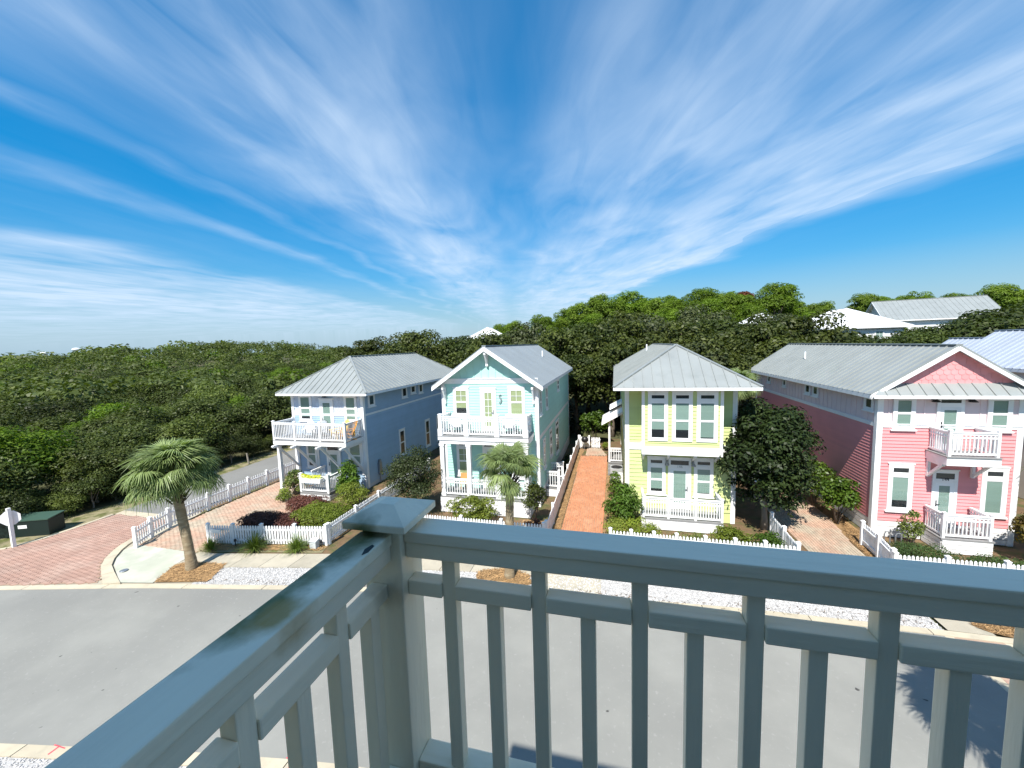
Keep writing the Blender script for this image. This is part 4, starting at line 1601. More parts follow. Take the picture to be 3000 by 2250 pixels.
# front deck
dz = .6
MB().box(bx0 - .05, byf - .05, dz - .06, bx1 + .05, y0 - .07, dz).obj('porch_floor', DECKG, H)
lap_skirt(H, front(byf - .02), bx0, bx1, 0, dz - .06, expo=.19)
lap_skirt(H, leftw(bx0), byf, y0 - .1, 0, dz - .06, expo=.19)
for xx in (bx0 + .05, bx1 - .05):
    post(H, xx, byf + .05, dz, dz + 1.0, .09)
    railing(H, (xx, byf + .1), (xx, y0 - .1), dz, .95, .115, True, name='porch_railing')
railing(H, (bx0 + .1, byf + .05), (bx1 - .1, byf + .05), dz, .95, .115, True, name='porch_railing')

# ------------------------------------------------------------------ houses behind and beside
H = thing('pale_roofed_house', (22.6, 25, 0), 'house with pale blue ribbed metal roof at the right edge', 'house')
walls(H, 20.2, 25.0, 19.6, 30.6, 0, 6.55, mat('cream_wall', (.7, .68, .6), .6))
gable_roof(H, 19.85, 25.35, 19.2, 31.0, 6.62, 8.58, ROOFL, .40, .05, 0, .15)
MB().prism([(20.2, 19.6, 6.55), (25.0, 19.6, 6.55), (22.6, 19.6, 8.35)], (0, .2, 0)).obj('gable_wall', MATS['cream_wall'], H)
f = front(19.6)
siding(H, f, 20.2, 25.0, .6, 6.4, .16, MATS['cream_wall'])
lap_skirt(H, f, 20.2, 25.0, 0, .58)
for zl in (1.2, 4.3):
    window(H, f, 20.7, 21.6, zl, zl + 1.8)
    window(H, f, 23.6, 24.5, zl, zl + 1.8)
door(H, f, 22.1, 23.1, .6, 3.0, .22)
corner(H, 20.2, 19.6, 0, 6.5, -1, -1)
corner(H, 25.0, 19.6, 0, 6.5, 1, -1)
H2 = MB().box(20.6, 31.0, 0, 24.6, 34.0, 6.4).obj('rear_wing', MATS['cream_wall'], H)
gable_roof(H, 20.3, 24.9, 31.1, 34.4, 6.45, 8.15, ROOFL, .40, .05, 0, .12)


def back_house(name, label, cx, cy, w, d, z0, ze, zr, mt, wm, rot=0.0, hip=True, wins=()):
    H = thing(name, (cx, cy, z0), label, 'house')
    xa, xb, ya, yb = cx - w / 2, cx + w / 2, cy - d / 2, cy + d / 2
    walls(H, xa + .5, xb - .5, ya + .5, yb - .5, z0 - 1, ze, wm)
    if hip:
        hip_roof(H, xa, xb, ya, yb, ze, zr, ya + (w / 2), yb - (w / 2), mt, .5, .03)
    else:
        gable_roof(H, xa, xb, ya, yb, ze, zr, mt, .6, .03)
        for yy in (ya + .5, yb - .7):
            MB().prism([(xa + .5, yy, ze), (xb - .5, yy, ze), (cx, yy, zr - .25)], (0, .2, 0)).obj('gable_wall', wm, H)
    for (u0, u1, a, b) in wins:
        window(H, front(ya + .5), u0, u1, a, b, 'grid')
    return H


WALLW = mat('pale_house_wall', (.74, .75, .74), .6)
back_house('white_roofed_house', 'white house with white hip roof among the trees at right', 29.6, 64, 9.4, 13, 2.0, 9.5, 12.1, ROOFW, WALLW, wins=((28.0, 29.1, 7.2, 9.1), (26.0, 27.0, 7.2, 9.1), (30.6, 31.6, 7.2, 9.1)))
GH = back_house('grey_roofed_house', 'large house with long grey gable roof behind the oaks at right', 46.6, 76, 11, 13, 3, 10.6, 13.8, ROOF, WALLW, hip=False)
GH.rotation_euler = (0, 0, R(78))
back_house('white_roofed_house', 'white hip roof peeking over the oaks behind the mint house', -20.4, 64, 5.6, 7, 1.5, 9.9, 11.7, ROOFW, WALLW)
back_house('white_roofed_house', 'white roof half hidden among trees behind the lime house', 20.6, 66, 5.0, 7, 3, 10.6, 12.1, ROOFW, WALLW)

# ------------------------------------------------------------------ the house we stand on: wall, roof and corner deck behind the camera
HM = thing('viewpoint_house', (1.5, -6, 0), 'unseen dark-walled house carrying the corner deck in the foreground', 'house')
VW = mat('viewpoint_wall', (.24, .28, .27), .6)  # unseen wall, kept dark to cut bounce light onto the railing faces
walls(HM, -2.9, 9, -14, -1.6, 0, 10.72, VW)
mb = MB().box(-3.18, -14.6, 10.74, 9.6, -.74, 10.84)
mb.prism([(-3.18, -14.6, 10.84), (9.6, -14.6, 10.84), (9.6, -.74, 10.84), (-3.18, -.74, 10.84)], (0, 0, .02))
n = len(mb.v)
mb.v += [(-3.18, -.74, 10.87), (9.6, -.74, 10.87), (9.6, -14.6, 10.87), (-3.18, -14.6, 10.87), (-3.18 + 4, -7.8, 13.2), (9.6 - 4, -7.8, 13.2)]
mb.f += [(n, n + 1, n + 5, n + 4), (n + 1, n + 2, n + 5), (n + 2, n + 3, n + 4, n + 5), (n + 3, n, n + 4)]
mb.m += [0] * 4
mb.obj('roof', ROOF, HM)
fl = MB().box(-.75, -1.595, 7.07, 4.6, 1.06, 7.25).obj('deck_frame', VW, HM)
for k in range(18):
    MB().box(-.76, -1.59 + k * .148, 7.252, 4.61, -1.59 + k * .148 + .14, 7.28).obj('deck_board', DECKG, fl)
for (xx, yy) in ((-.6, .95), (4.4, .95)):
    MB().box(xx - .09, yy - .09, 0, xx + .09, yy + .09, 7.07).obj('deck_post', VW, HM)

# ------------------------------------------------------------------ foreground railing
def railmat(nm, st):
    mt = mat(nm, (0.88, 0.79, 0.61), 0.48, 0.05, 6.0, 0.03, 0.12, 70, (0.79, 0.71, 0.55), 9.0, 0.48, 0.72, stretch=st, bdet=6)
    nt = mt.node_tree
    N, L = nt.nodes, nt.links
    b = N['Principled BSDF']
    src = b.inputs['Base Color'].links[0].from_socket
    geo = N.new('ShaderNodeNewGeometry')
    no = N.new('ShaderNodeTexNoise')
    no.inputs['Scale'].default_value = 14
    no.inputs['Detail'].default_value = 6
    L.new(geo.outputs['Position'], no.inputs['Vector'])
    for (p, rx, ry, colr, amt) in (((-.675, .84, 8.10), .075, .24, (0.085, 0.115, 0.035), .95), ((-.668, .60, 8.10), .055, .15, (0.085, 0.12, 0.02), .95), ((-.625, .575, 8.10), .05, .07, (0.36, 0.24, 0.06), .9), ((-.60, .90, 7.93), .05, .05, (0.10, 0.09, 0.05), .55)):
        sb = N.new('ShaderNodeVectorMath')
        sb.operation = 'SUBTRACT'
        L.new(geo.outputs['Position'], sb.inputs[0])
        sb.inputs[1].default_value = p
        dv = N.new('ShaderNodeVectorMath')
        dv.operation = 'DIVIDE'
        L.new(sb.outputs[0], dv.inputs[0])
        dv.inputs[1].default_value = (rx, ry, .06)
        ln = N.new('ShaderNodeVectorMath')
        ln.operation = 'LENGTH'
        L.new(dv.outputs[0], ln.inputs[0])
        ad = N.new('ShaderNodeMath')
        ad.operation = 'MULTIPLY_ADD'
        L.new(no.outputs[0], ad.inputs[0])
        ad.inputs[1].default_value = 1.6
        L.new(ln.outputs['Value'], ad.inputs[2])
        mr = N.new('ShaderNodeMapRange')
        mr.inputs['From Min'].default_value = 1.05
        mr.inputs['From Max'].default_value = 1.95
        mr.inputs['To Min'].default_value = amt
        mr.inputs['To Max'].default_value = 0
        L.new(ad.outputs[0], mr.inputs[0])
        mx = N.new('ShaderNodeMixRGB')
        L.new(mr.outputs[0], mx.inputs[0])
        L.new(src, mx.inputs[1])
        mx.inputs[2].default_value = (*colr, 1)
        src = mx.outputs[0]
    L.new(src, b.inputs['Base Color'])
    return mt


RAILX = railmat('railing_paint_x', (.12, 1, 1))
RAILY = railmat('railing_paint_y', (1, .12, 1))
RAIL = railmat('railing_paint_z', (1, 1, .12))
for m_ in (RAILX, RAILY, RAIL):
    b_ = m_.node_tree.nodes['Principled BSDF']
    b_.inputs['Specular IOR Level'].default_value = 0.35
    b_.inputs['Coat Weight'].default_value = 0.0
    b_.inputs['Coat Roughness'].default_value = 0.25


def bevobj(mb, name, mt, parent, w=0.004):
    o = mb.obj(name, mt, parent)
    bm = bmesh.new()
    bm.from_mesh(o.data)
    bmesh.ops.bevel(bm, geom=bm.edges[:], offset=w, segments=2, affect='EDGES', profile=0.6)
    bm.to_mesh(o.data)
    bm.free()
    return o


DR = thing('deck_railing', (-.62, .97, 7.28), 'weathered grey-blue painted corner deck railing in the foreground', 'railing')
PX, PY, PW = -.625, .975, .058
pm = bevobj(MB().box(PX - PW, PY - PW, 7.282, PX + PW, PY + PW, 8.125), 'corner_post', RAIL, DR)
cap = MB()
c0, c1 = .094, .03
cap.box(PX - c0, PY - c0, 8.118, PX + c0, PY + c0, 8.138)
capo = bevobj(cap, 'post_cap', RAIL, DR, .003)
cp2 = MB()
n0 = [(PX - c0 + .002, PY - c0 + .002, 8.1385), (PX + c0 - .002, PY - c0 + .002, 8.1385), (PX + c0 - .002, PY + c0 - .002, 8.1385), (PX - c0 + .002, PY + c0 - .002, 8.1385)]
n1 = [(PX - .025, PY - .025, 8.168), (PX + .025, PY - .025, 8.168), (PX + .025, PY + .025, 8.168), (PX - .025, PY + .025, 8.168)]
cp2.v = n0 + n1
cp2.f = [(3, 2, 1, 0), (4, 5, 6, 7), (0, 1, 5, 4), (1, 2, 6, 5), (2, 3, 7, 6), (3, 0, 4, 7)]
cp2.m = [0] * 6
cp2.obj('cap_pyramid', RAIL, capo)
# right run (along x)
RX1 = 4.55
bevobj(MB().box(PX + PW + .001, .935, 8.068, RX1, 1.028, 8.10), 'top_rail', RAILX, DR)
bevobj(MB().box(PX + PW + .001, .940, 8.022, RX1, 1.020, 8.0665), 'sub_rail', RAILX, DR)
bevobj(MB().box(PX + PW + .001, .945, 7.345, RX1, 1.015, 7.39), 'bottom_rail', RAILX, DR)
tall = [-.445 + .251 * k for k in range(20)]
bt = boxmesh(.038, .038, 8.0215 - 7.391, RAIL, .003)
bs = boxmesh(.038, .038, 7.909 - 7.391, RAIL, .003)
prev = PX + PW + .001
for i, xx in enumerate(tall):
    put('baluster', bt, DR, (xx, .970, 7.391))
    bevobj(MB().box(prev, .944, 7.91, xx - .0195, .992, 7.952), 'mid_rail', RAILX, DR)
    prev = xx + .0195
    put('short_baluster', bs, DR, (xx + .1255, .970, 7.391))
# left run (along y)
LY0 = -1.58
bevobj(MB().box(-.685, LY0, 8.068, -.590, PY - PW - .001, 8.10), 'top_rail', RAILY, DR)
bevobj(MB().box(-.678, LY0, 8.022, -.596, PY - PW - .001, 8.0665), 'sub_rail', RAILY, DR)
bevobj(MB().box(-.672, LY0, 7.345, -.602, PY - PW - .001, 7.39), 'bottom_rail', RAILY, DR)
prev = PY - PW - .001
for k in range(9):
    yy = .735 - .25 * k
    put('baluster', bt, DR, (-.637, yy, 7.391))
    bevobj(MB().box(-.661, yy + .0195, 7.91, -.613, prev, 7.952), 'mid_rail', RAILY, DR)
    prev = yy - .0195
    put('short_baluster', bs, DR, (-.637, yy + .125, 7.391))
# chip in the paint on the left rail
ch = MB()
ch.prism([(-.602, .80, 8.1003), (-.594, .815, 8.1003), (-.597, .845, 8.1003), (-.606, .85, 8.1003), (-.611, .825, 8.1003)], (0, 0, .0012))
ch.obj('paint_chip', mat('bare_dark_wood', (.03, .045, .045), .8), DR)

# ------------------------------------------------------------------ picket fences
def picket_mesh(h, w, t, mt):
    me = MB().prism([(-w / 2, -t / 2, 0), (w / 2, -t / 2, 0), (w / 2, -t / 2, h - w * .55), (w * .2, -t / 2, h), (-w * .2, -t / 2, h), (-w / 2, -t / 2, h - w * .55)], (0, t, 0)).mesh(mt, 'picket')
    return me


PM = {}


def fence(name, pts, label, h=.9, spacing=.125, pw=.078, post_h=None, side=1, cat='fence', posts=True, zb=.06, ph=.12):
    post_h = post_h or h + .06
    F_ = thing(name, (pts[0][0], pts[0][1], 0), label, cat)
    k = (h, pw)
    if k not in PM:
        PM[k] = picket_mesh(h - zb, pw, .02, FENCEW)
    pme = PM[k]
    pk = ('p', post_h)
    if pk not in PM:
        mb = MB().box(-ph / 2, -ph / 2, 0, ph / 2, ph / 2, post_h)
        mb.box(-ph / 2 - .012, -ph / 2 - .012, post_h, ph / 2 + .012, ph / 2 + .012, post_h + .02)
        n = len(mb.v)
        e = ph / 2 + .005
        mb.v += [(-e, -e, post_h + .02), (e, -e, post_h + .02), (e, e, post_h + .02), (-e, e, post_h + .02), (0, 0, post_h + .07)]
        mb.f += [(n, n + 1, n + 4), (n + 1, n + 2, n + 4), (n + 2, n + 3, n + 4), (n + 3, n, n + 4)]
        mb.m += [0] * 4
        PM[pk] = mb.mesh(FENCEW, 'fence_post')
    for i, (a, b) in enumerate(zip(pts, pts[1:])):
        dx, dy = b[0] - a[0], b[1] - a[1]
        L_ = math.hypot(dx, dy)
        ang = math.atan2(dy, dx)
        ux, uy = dx / L_, dy / L_
        nx, ny = -uy * side, ux * side
        if posts:
            put('fence_post', PM[pk], F_, (a[0], a[1], 0), (0, 0, ang))
        for zz in (.22, h - .2):
            mb = MB().bar((a[0] + ux * .06, a[1] + uy * .06, zz), (b[0] - ux * .06, b[1] - uy * .06, zz), .035, .08)
            mb.obj('fence_rail', FENCEW, F_)
        n = max(1, int((L_ - .14) / spacing))
        for j in range(n):
            t = .07 + (j + .5) * (L_ - .14) / n
            put('picket', pme, F_, (a[0] + ux * t + nx * .03, a[1] + uy * t + ny * .03, zb), (random.uniform(-.008, .008), 0, ang))
    if posts:
        put('fence_post', PM[pk], F_, (pts[-1][0], pts[-1][1], 0), (0, 0, 0))
    return F_


fence('picket_fence', [(-20.95, 12.25), (-21.45, 13.2), (-21.75, 14.2), (-21.88, 16.3), (-21.92, 17.6), (-21.97, 18.9), (-22.0, 20.3), (-22.0, 21.6), (-22.02, 23), (-22.05, 24.6), (-22.1, 26.5)], 'long white picket fence between the lane and the paved drive', .92, .15, .075, side=1)
fence('picket_fence', [(-17.95, 13.25), (-16.75, 13.45), (-15.4, 13.68), (-13.87, 13.95), (-12.42, 14.2)], 'white picket fence in front of the clipped red and green hedges', .9, .118, .082, side=-1)
fence('picket_fence', [(-12.4, 14.32), (-12.42, 16.3), (-12.44, 18.3), (-12.46, 20.3), (-12.48, 22.3), (-12.5, 24.5)], 'white picket fence running back between the blue and mint houses', .9, .118, .082, side=1)
fence('picket_fence', [(-10.6, 16.15), (-8.7, 16.15), (-6.8, 16.15), (-4.9, 16.15), (-3.0, 16.15)], 'low white picket fence across the mint house garden behind a palm', .9, .118, .082, side=-1)
fence('picket_fence', [(-2.9, 16.25)] + [(-2.9, 18.2 + 2.05 * k) for k in range(8)], 'white picket fence along the left edge of the orange brick drive', .95, .112, .085, side=-1)
fence('picket_fence', [(-.2, 16.15), (.62, 16.15), (1.5, 16.15), (2.35, 16.15), (3.4, 16.15), (4.45, 16.15), (5.47, 16.15), (6.55, 16.15)], 'white picket fence in front of the lime house porch', .9, .118, .08, side=-1)
fence('picket_fence', [(6.6, 16.28), (6.62, 17.6), (6.65, 19.0)], 'short white picket fence under the dark magnolia tree', .9, .118, .08, side=1)
fence('picket_fence', [(9.8, 18.6), (9.72, 17.4), (9.55, 16.3)], 'short angled white picket fence beside the pink house drive', .95, .118, .08, side=1)
fence('picket_fence', [(9.52, 16.15), (11.0, 16.15), (12.6, 16.15), (14.2, 16.15), (16, 16.15), (18, 16.15)], 'white picket fence in front of the pink house deck', .9, .118, .08, side=-1)
G_ = fence('garden_gate', [(-2.8, 32.5), (-2.05, 32.5)], 'white picket panel beside the kettle grill at the drive end', .95, .12, .08, side=-1, cat='fence')
G_ = fence('garden_gate', [(-1.95, 32.5), (-1.1, 32.5)], 'white picket garden gate with diagonal brace at the drive end', .92, .11, .08, side=-1, cat='gate', posts=False)
MB().bar((-1.9, 32.44, .3), (-1.15, 32.44, .75), .02, .07).obj('brace', FENCEW, G_)
# plaque on the front fence
pl = MB().box(-17.72, 13.14, .62, -17.1, 13.165, .78)
tag(pl.obj('fence_plaque', WHITE), 'small blank white plaque on the end of the front picket fence', 'plaque')
for i, (a, b) in enumerate(((-16.55, 13.33), (-15.2, 13.55), (-12.55, 14.0))):
    m_ = MB().tube([(a, b, 0), (a, b, .22)], .02, 8)
    m_.lathe([(.0, .34), (.05, .32), (.055, .22), (.0, .22)], 10, a, b)
    tag(m_.obj('garden_light', BLACK), ['small black path light right of the left grass clump', 'small black path light between two grass clumps by the fence', 'small black path light at the right corner of the front fence'][i], 'garden light')
m_ = MB().box(-12.98, 13.78, 0, -12.66, 14.0, .32)
m_.prism([(-13.0, 13.76, .32), (-12.64, 13.76, .32), (-12.64, 14.02, .40), (-13.0, 14.02, .40)], (0, 0, .02))
tag(m_.obj('utility_box', mat('light_grey_plastic', (.5, .53, .53), .5)), 'small grey utility box by the right end of the front fence', 'utility box')

# ------------------------------------------------------------------ foliage kit
def leaf_mesh(name, pos, nrm, size, aspect, mt, fold=.18, extra=None):
    n = len(pos)
    nrm = nrm / np.maximum(1e-6, np.linalg.norm(nrm, axis=1, keepdims=True))
    r = rng.normal(size=(n, 3))
    t = r - nrm * np.sum(r * nrm, axis=1, keepdims=True)
    t /= np.maximum(1e-6, np.linalg.norm(t, axis=1, keepdims=True))
    b = np.cross(nrm, t)
    s = size[:, None]
    V = np.empty((n, 4, 3))
    V[:, 0] = pos - t * s * .5
    V[:, 1] = pos + b * s * aspect * .5 + nrm * s * fold * .5
    V[:, 2] = pos + t * s * .5 - nrm * s * fold * .6
    V[:, 3] = pos - b * s * aspect * .5 + nrm * s * fold * .5
    V = V.reshape(-1, 3)
    F = np.arange(n * 4)
    me = bpy.data.meshes.new(name)
    me.vertices.add(n * 4)
    me.vertices.foreach_set('co', V.ravel())
    me.loops.add(n * 4)
    me.loops.foreach_set('vertex_index', F)
    me.polygons.add(n)
    me.polygons.foreach_set('loop_start', np.arange(0, n * 4, 4))
    me.polygons.foreach_set('loop_total', np.full(n, 4))
    me.materials.append(mt)
    me.update(calc_edges=True)
    return me


def clumps(centers, radii, per, shell=(.55, 1.08), up=.35, flat=1.0, jit=.42):
    """leaf positions and normals in shells round clump centres"""
    P, Nn = [], []
    for c, r, k in zip(centers, radii, per):
        d = rng.normal(size=(k, 3))
        d /= np.linalg.norm(d, axis=1, keepdims=True)
        d[:, 2] = np.where(d[:, 2] < -.35, -d[:, 2], d[:, 2])
        rr = r * (shell[0] + (shell[1] - shell[0]) * rng.random(k) ** .6)
        p = d * rr[:, None]
        p[:, 2] *= flat
        P.append(p + c)
        q = d + rng.normal(size=(k, 3)) * jit
        q[:, 2] += up
        Nn.append(q)
    return np.concatenate(P), np.concatenate(Nn)


def crown_centers(n, rx, ry, rz, cz, lo=.35, hi=.9, bottom=-.6):
    out = []
    while len(out) < n:
        d = rng.normal(size=3)
        d /= np.linalg.norm(d)
        if d[2] < bottom:
            continue
        r = lo + (hi - lo) * rng.random() ** .5
        out.append(np.array([d[0] * rx * r, d[1] * ry * r, cz + d[2] * rz * r]))
    return out


def trunk_mesh(h, r, mt, limbs, lean=(0, 0), seed=0, r_top=.35):
    rnd = random.Random(seed)
    mb = MB()
    k = 6
    pts, rad = [], []
    for i in range(k + 1):
        t = i / k
        pts.append((lean[0] * t + rnd.uniform(-.05, .05) * h * .2, lean[1] * t + rnd.uniform(-.05, .05) * h * .2, h * t - (.15 if i == 0 else 0)))
        rad.append(r * (1.35 if i == 0 else 1 - (1 - r_top) * t))
    mb.tube(pts, rad, 8)
    for c in limbs:
        t = rnd.uniform(.45, .95)
        i = min(k - 1, int(t * k))
        a = Vector(pts[i])
        c = Vector(c)
        mid = a.lerp(c, .5) + Vector((rnd.uniform(-.2, .2), rnd.uniform(-.2, .2), rnd.uniform(-.1, .25))) * (c - a).length * .3
        rr = rad[i] * .55
        mb.tube([a, mid, c], [rr, rr * .6, rr * .2], 6)
    return mb.mesh(mt, 'trunk', smooth=True)


def make_tree(name, label, cat, loc, h, rx, rz, cz, nc, cr, per, leaf, aspect, lmat, bmat, tr=.12, group=None, ry=None, flat=.8, up=.35, th=None, lean=(0, 0), lo=.35, bottom=-.6, jit=.38, crown='crown', shell=(.55, 1.08)):
    T = thing(name, loc, label, cat, group)
    cs = crown_centers(nc, rx, ry or rx, rz, cz, lo=lo, bottom=bottom)
    cs = [c + np.array([lean[0], lean[1], 0]) for c in cs]
    rad = [cr * random.uniform(.7, 1.25) for _ in cs]
    pk = [max(8, int(per * (r / cr) ** 2)) for r in rad]
    P, Nn = clumps(cs, rad, pk, flat=flat, up=up, jit=jit, shell=shell)
    sz = leaf * rng.uniform(.6, 1.3, len(P))
    put(crown, leaf_mesh('crown', P, Nn, sz, aspect, lmat), T, loc)
    limbs = random.sample([tuple(c) for c in cs], min(len(cs), 9))
    put('trunk', trunk_mesh(th or cz * .95, tr, bmat, limbs, lean, seed=nc), T, loc)
    return T


def place(T, loc, rz=0.0, sc=1.0, label=None, group=None, first=False):
    o = T if first else copy_tree(T)
    o.location = loc
    o.rotation_euler = (0, 0, rz)
    o.scale = (sc, sc, sc) if not isinstance(sc, tuple) else sc
    if label:
        o['label'] = label
    if group:
        o['group'] = group
    return o


def shrub(name, label, loc, rx, ry, rz, n_cl, cr, per, leaf, aspect, lmat, cat='shrub', cz=None, bm=BARK, flat=.85, box=False, up=.4, jit=.55):
    """a bush: leaf clumps over an ellipsoid (or a clipped hedge block) on short stems"""
    T = thing(name, loc, label, cat)
    cz = cz if cz is not None else rz * .95
    cs = []
    if box:
        nx = max(2, int(rx * 2 / (cr * 1.1)))
        ny = max(2, int(ry * 2 / (cr * 1.1)))
        for i in range(nx):
            for j in range(ny):
                x = -rx + cr * .6 + (2 * rx - cr * 1.2) * i / (nx - 1)
                y = -ry + cr * .6 + (2 * ry - cr * 1.2) * j / (ny - 1)
                e = min(1, (rx - abs(x)) / (cr * 1.3)) * min(1, (ry - abs(y)) / (cr * 1.3))
                top = 2 * rz - cr * .8 - (1 - e) * .12
                cs.append(np.array([x, y, top]))
                if e < .95:
                    cs.append(np.array([x, y, max(cr * .5, top * .45)]))
    else:
        cs = crown_centers(n_cl, rx - cr * .6, ry - cr * .6, rz - cr * .5, cz, lo=.5, hi=1.0, bottom=-.85)
    rad = [cr * random.uniform(.8, 1.15) for _ in cs]
    P, Nn = clumps(cs, rad, [per] * len(cs), flat=flat, up=up, jit=jit)
    keep = P[:, 2] > .02
    P, Nn = P[keep], Nn[keep]
    put('foliage', leaf_mesh('foliage', P, Nn, leaf * rng.uniform(.6, 1.3, len(P)), aspect, lmat), T, loc)
    mb = MB()
    for k in range(5):
        c = random.choice(cs)
        a = random.uniform(0, 6.28)
        mb.tube([(.05 * math.cos(a), .05 * math.sin(a), -.03), (c[0] * .5, c[1] * .5, c[2] * .6), tuple(c)], [.03, .02, .008], 5)
    put('stems', mb.mesh(bm, 'stems', smooth=True), T, loc)
    return T


def blades(name, label, loc, n, length, mt, w=.02, spread=.9):
    V, F = [], []
    for i in range(n):
        a = random.uniform(0, 6.283)
        l = length * random.uniform(.55, 1.1)
        sp = spread * random.random() ** .7
        d = Vector((math.cos(a), math.sin(a), 0))
        s = Vector((-d.y, d.x, 0)) * w * .5
        p0 = d * random.uniform(0, .10)
        prev = None
        for k in range(4):
            t = k / 3
            p = p0 + d * (l * sp * t ** 1.2) + Vector((0, 0, l * (1 - .25 * sp) * t - l * sp * .75 * t * t))
            ww = s * (1 - .85 * t)
            b = len(V)
            V += [tuple(p - ww), tuple(p + ww)]
            if k:
                F.append((b - 2, b - 1, b + 1, b))
    me = bpy.data.meshes.new(name)
    me.from_pydata(V, [], F)
    me.materials.append(mt)
    return tag(put(name, me, None, loc), label, 'grass')

# ------------------------------------------------------------------ palms
def frond_mesh(R_=1.0, pet=.9, n=44, droop=.55, seed=0):
    rnd = random.Random(seed)
    V, F = [], []
    def strip(pts, wid, side):
        b0 = len(V)
        for i, (p, w_) in enumerate(zip(pts, wid)):
            V.append(tuple(p - side * w_))
            V.append(tuple(p + side * w_))
            if i:
                b = b0 + 2 * i
                F.append((b - 2, b - 1, b + 1, b))
    # petiole with an arch
    pp = [Vector((pet * t, 0, .16 * pet * math.sin(math.pi * t * .6))) for t in (0, .33, .66, 1)]
    strip(pp, [.03, .022, .018, .014], Vector((0, 1, 0)))
    base = pp[-1]
    for i in range(n):
        a = -1.0 + 2.0 * i / (n - 1)
        ang = a * R(128)
        L_ = R_ * (1.0 - .30 * abs(a)) * rnd.uniform(.9, 1.06)
        d = Vector((math.cos(ang), math.sin(ang), .22 - .25 * abs(a)))
        d.normalize()
        side = Vector((-d.y, d.x, .35 * (1 if i % 2 else -1))).normalized()
        pts, wid = [], []
        for k in range(6):
            t = k / 5
            dr_ = droop * L_ * max(0, t - .35) ** 1.7 * 1.9 * rnd.uniform(.7, 1.3)
            sag = .22 * L_ * math.cos(ang) * t * t
            pts.append(base + d * (L_ * t * (1 - .12 * t)) - Vector((0, 0, dr_ + max(0, sag) * .5)))
            wid.append((.006, .025, .027, .021, .013, .002)[k] * (R_ + .1))
        strip(pts, wid, side)
    me = bpy.data.meshes.new('frond')
    me.from_pydata(V, [], F)
    me.materials.append(PALML)
    return me


FR = [frond_mesh(1.0, .95, 46, .55, 1), frond_mesh(1.0, .85, 42, .8, 2), frond_mesh(.95, 1.0, 44, .65, 3)]


def palm(label, loc, h, top, sc, nf=46, r=.2, boots=.75, seed=0):
    rnd = random.Random(seed)
    T = thing('palm_tree', loc, label, 'palm tree')
    mb = MB()
    pts, rad = [], []
    k = 26
    for i in range(k + 1):
        t = i / k
        bend = t * t * (3 - 2 * t)
        pts.append((top[0] * bend, top[1] * bend, h * t - (.12 if i == 0 else 0)))
        rad.append(r * (1.28 - .35 * min(1, t * 5)) * (1 + .035 * (i % 2)) * (1 + .12 * sstep(.75, 1, t)))
    mb.tube(pts, rad, 14)
    put('trunk', mb.mesh(PALMT, 'palm_trunk', smooth=True), T, loc)
    bt_ = MB()
    for i in range(70):
        a = i * 2.399
        zz = h - boots + (boots + .25) * (i / 70)
        rr = r * 1.2
        p = Vector((top[0] + rr * math.cos(a), top[1] + rr * math.sin(a), zz))
        q = p + Vector((math.cos(a) * .26, math.sin(a) * .26, .30)) * rnd.uniform(.7, 1.2) * (sc * .95)
        bt_.bar(p, q, .09 * sc * .7, .03, up=(math.cos(a), math.sin(a), 0.3))
    put('boots', bt_.mesh(BOOT, 'boots'), T, loc)
    base = Vector(loc) + Vector((top[0], top[1], h + .26))
    for i in range(nf):
        t = i / (nf - 1)
        az = i * 2.39996 + rnd.uniform(-.3, .3)
        el = R(88) - R(112) * t ** 1.1 + rnd.uniform(-.24, .24)
        s = sc * rnd.uniform(.85, 1.1) * (.72 + .28 * sstep(0, .35, t))
        o = put('frond', FR[i % 3], T, base + Vector((0, 0, .12 * (1 - t))))
        o.rotation_euler = (Matrix.Rotation(az, 3, 'Z') @ Matrix.Rotation(-el, 3, 'Y') @ Matrix.Rotation(rnd.uniform(-.5, .5), 3, 'X')).to_euler()
        o.scale = (s, s, s)
    return T


palm('tall palm with shaggy drooping crown standing by the corner apron', (-16.55, 11.42, 0), 3.6, (-.34, 0, 0), .95, 74, .175, .85, 3)
palm('slender young palm in front of the mint house porch', (-3.82, 13.45, 0), 3.7, (.08, .1), .74, 34, .16, .6, 4)
palm('palm with yellowish fronds behind the lime house roof corner', (7.6, 28.5, 0), 5.2, (.1, 0), .8, 30, .16, .5, 5)
palm('palm partly cut off by the right edge beside the pink house', (16.35, 18.4, 0), 3.2, (.1, 0), .85, 36, .15, .5, 6)
palm('palm beyond the right edge casting its shadow on the street', (7.75, 6.55, 0), 4.6, (0, 0), 1.0, 44, .18, .6, 8)

# ------------------------------------------------------------------ near trees and shrubs
make_tree('magnolia_tree', 'dense dark glossy magnolia tree between lime and pink houses', 'tree', (6.5, 19.5, 0), 5, 1.9, 2.6, 3.25, 110, .6, 200, .19, .48, MAGL, BARKL, .13, flat=.85, th=3.6, lo=.3, bottom=-.95, up=.5, shell=(.35, 1.1))
make_tree('wax_myrtle_tree', 'loose grey-green small tree left of the mint house porch', 'tree', (-10.1, 18.0, 0), 3.5, 1.25, 1.5, 1.95, 60, .42, 210, .11, .45, HOLLYL, BARKL, .05, th=1.9, lo=.2, bottom=-.95, shell=(.3, 1.25))
shrub('shrub', 'yellow-green flowering shrub in front of the mint house porch', (-6.7, 17.35, 0), 1.35, .75, .75, 46, .34, 90, .115, .55, SHRUBL)
shrub('shrub', 'small dark tree-like shrub at the right porch corner of the mint house', (-3.75, 18.0, 0), .62, .55, .75, 26, .28, 70, .12, .5, OAKL2, cz=1.35)
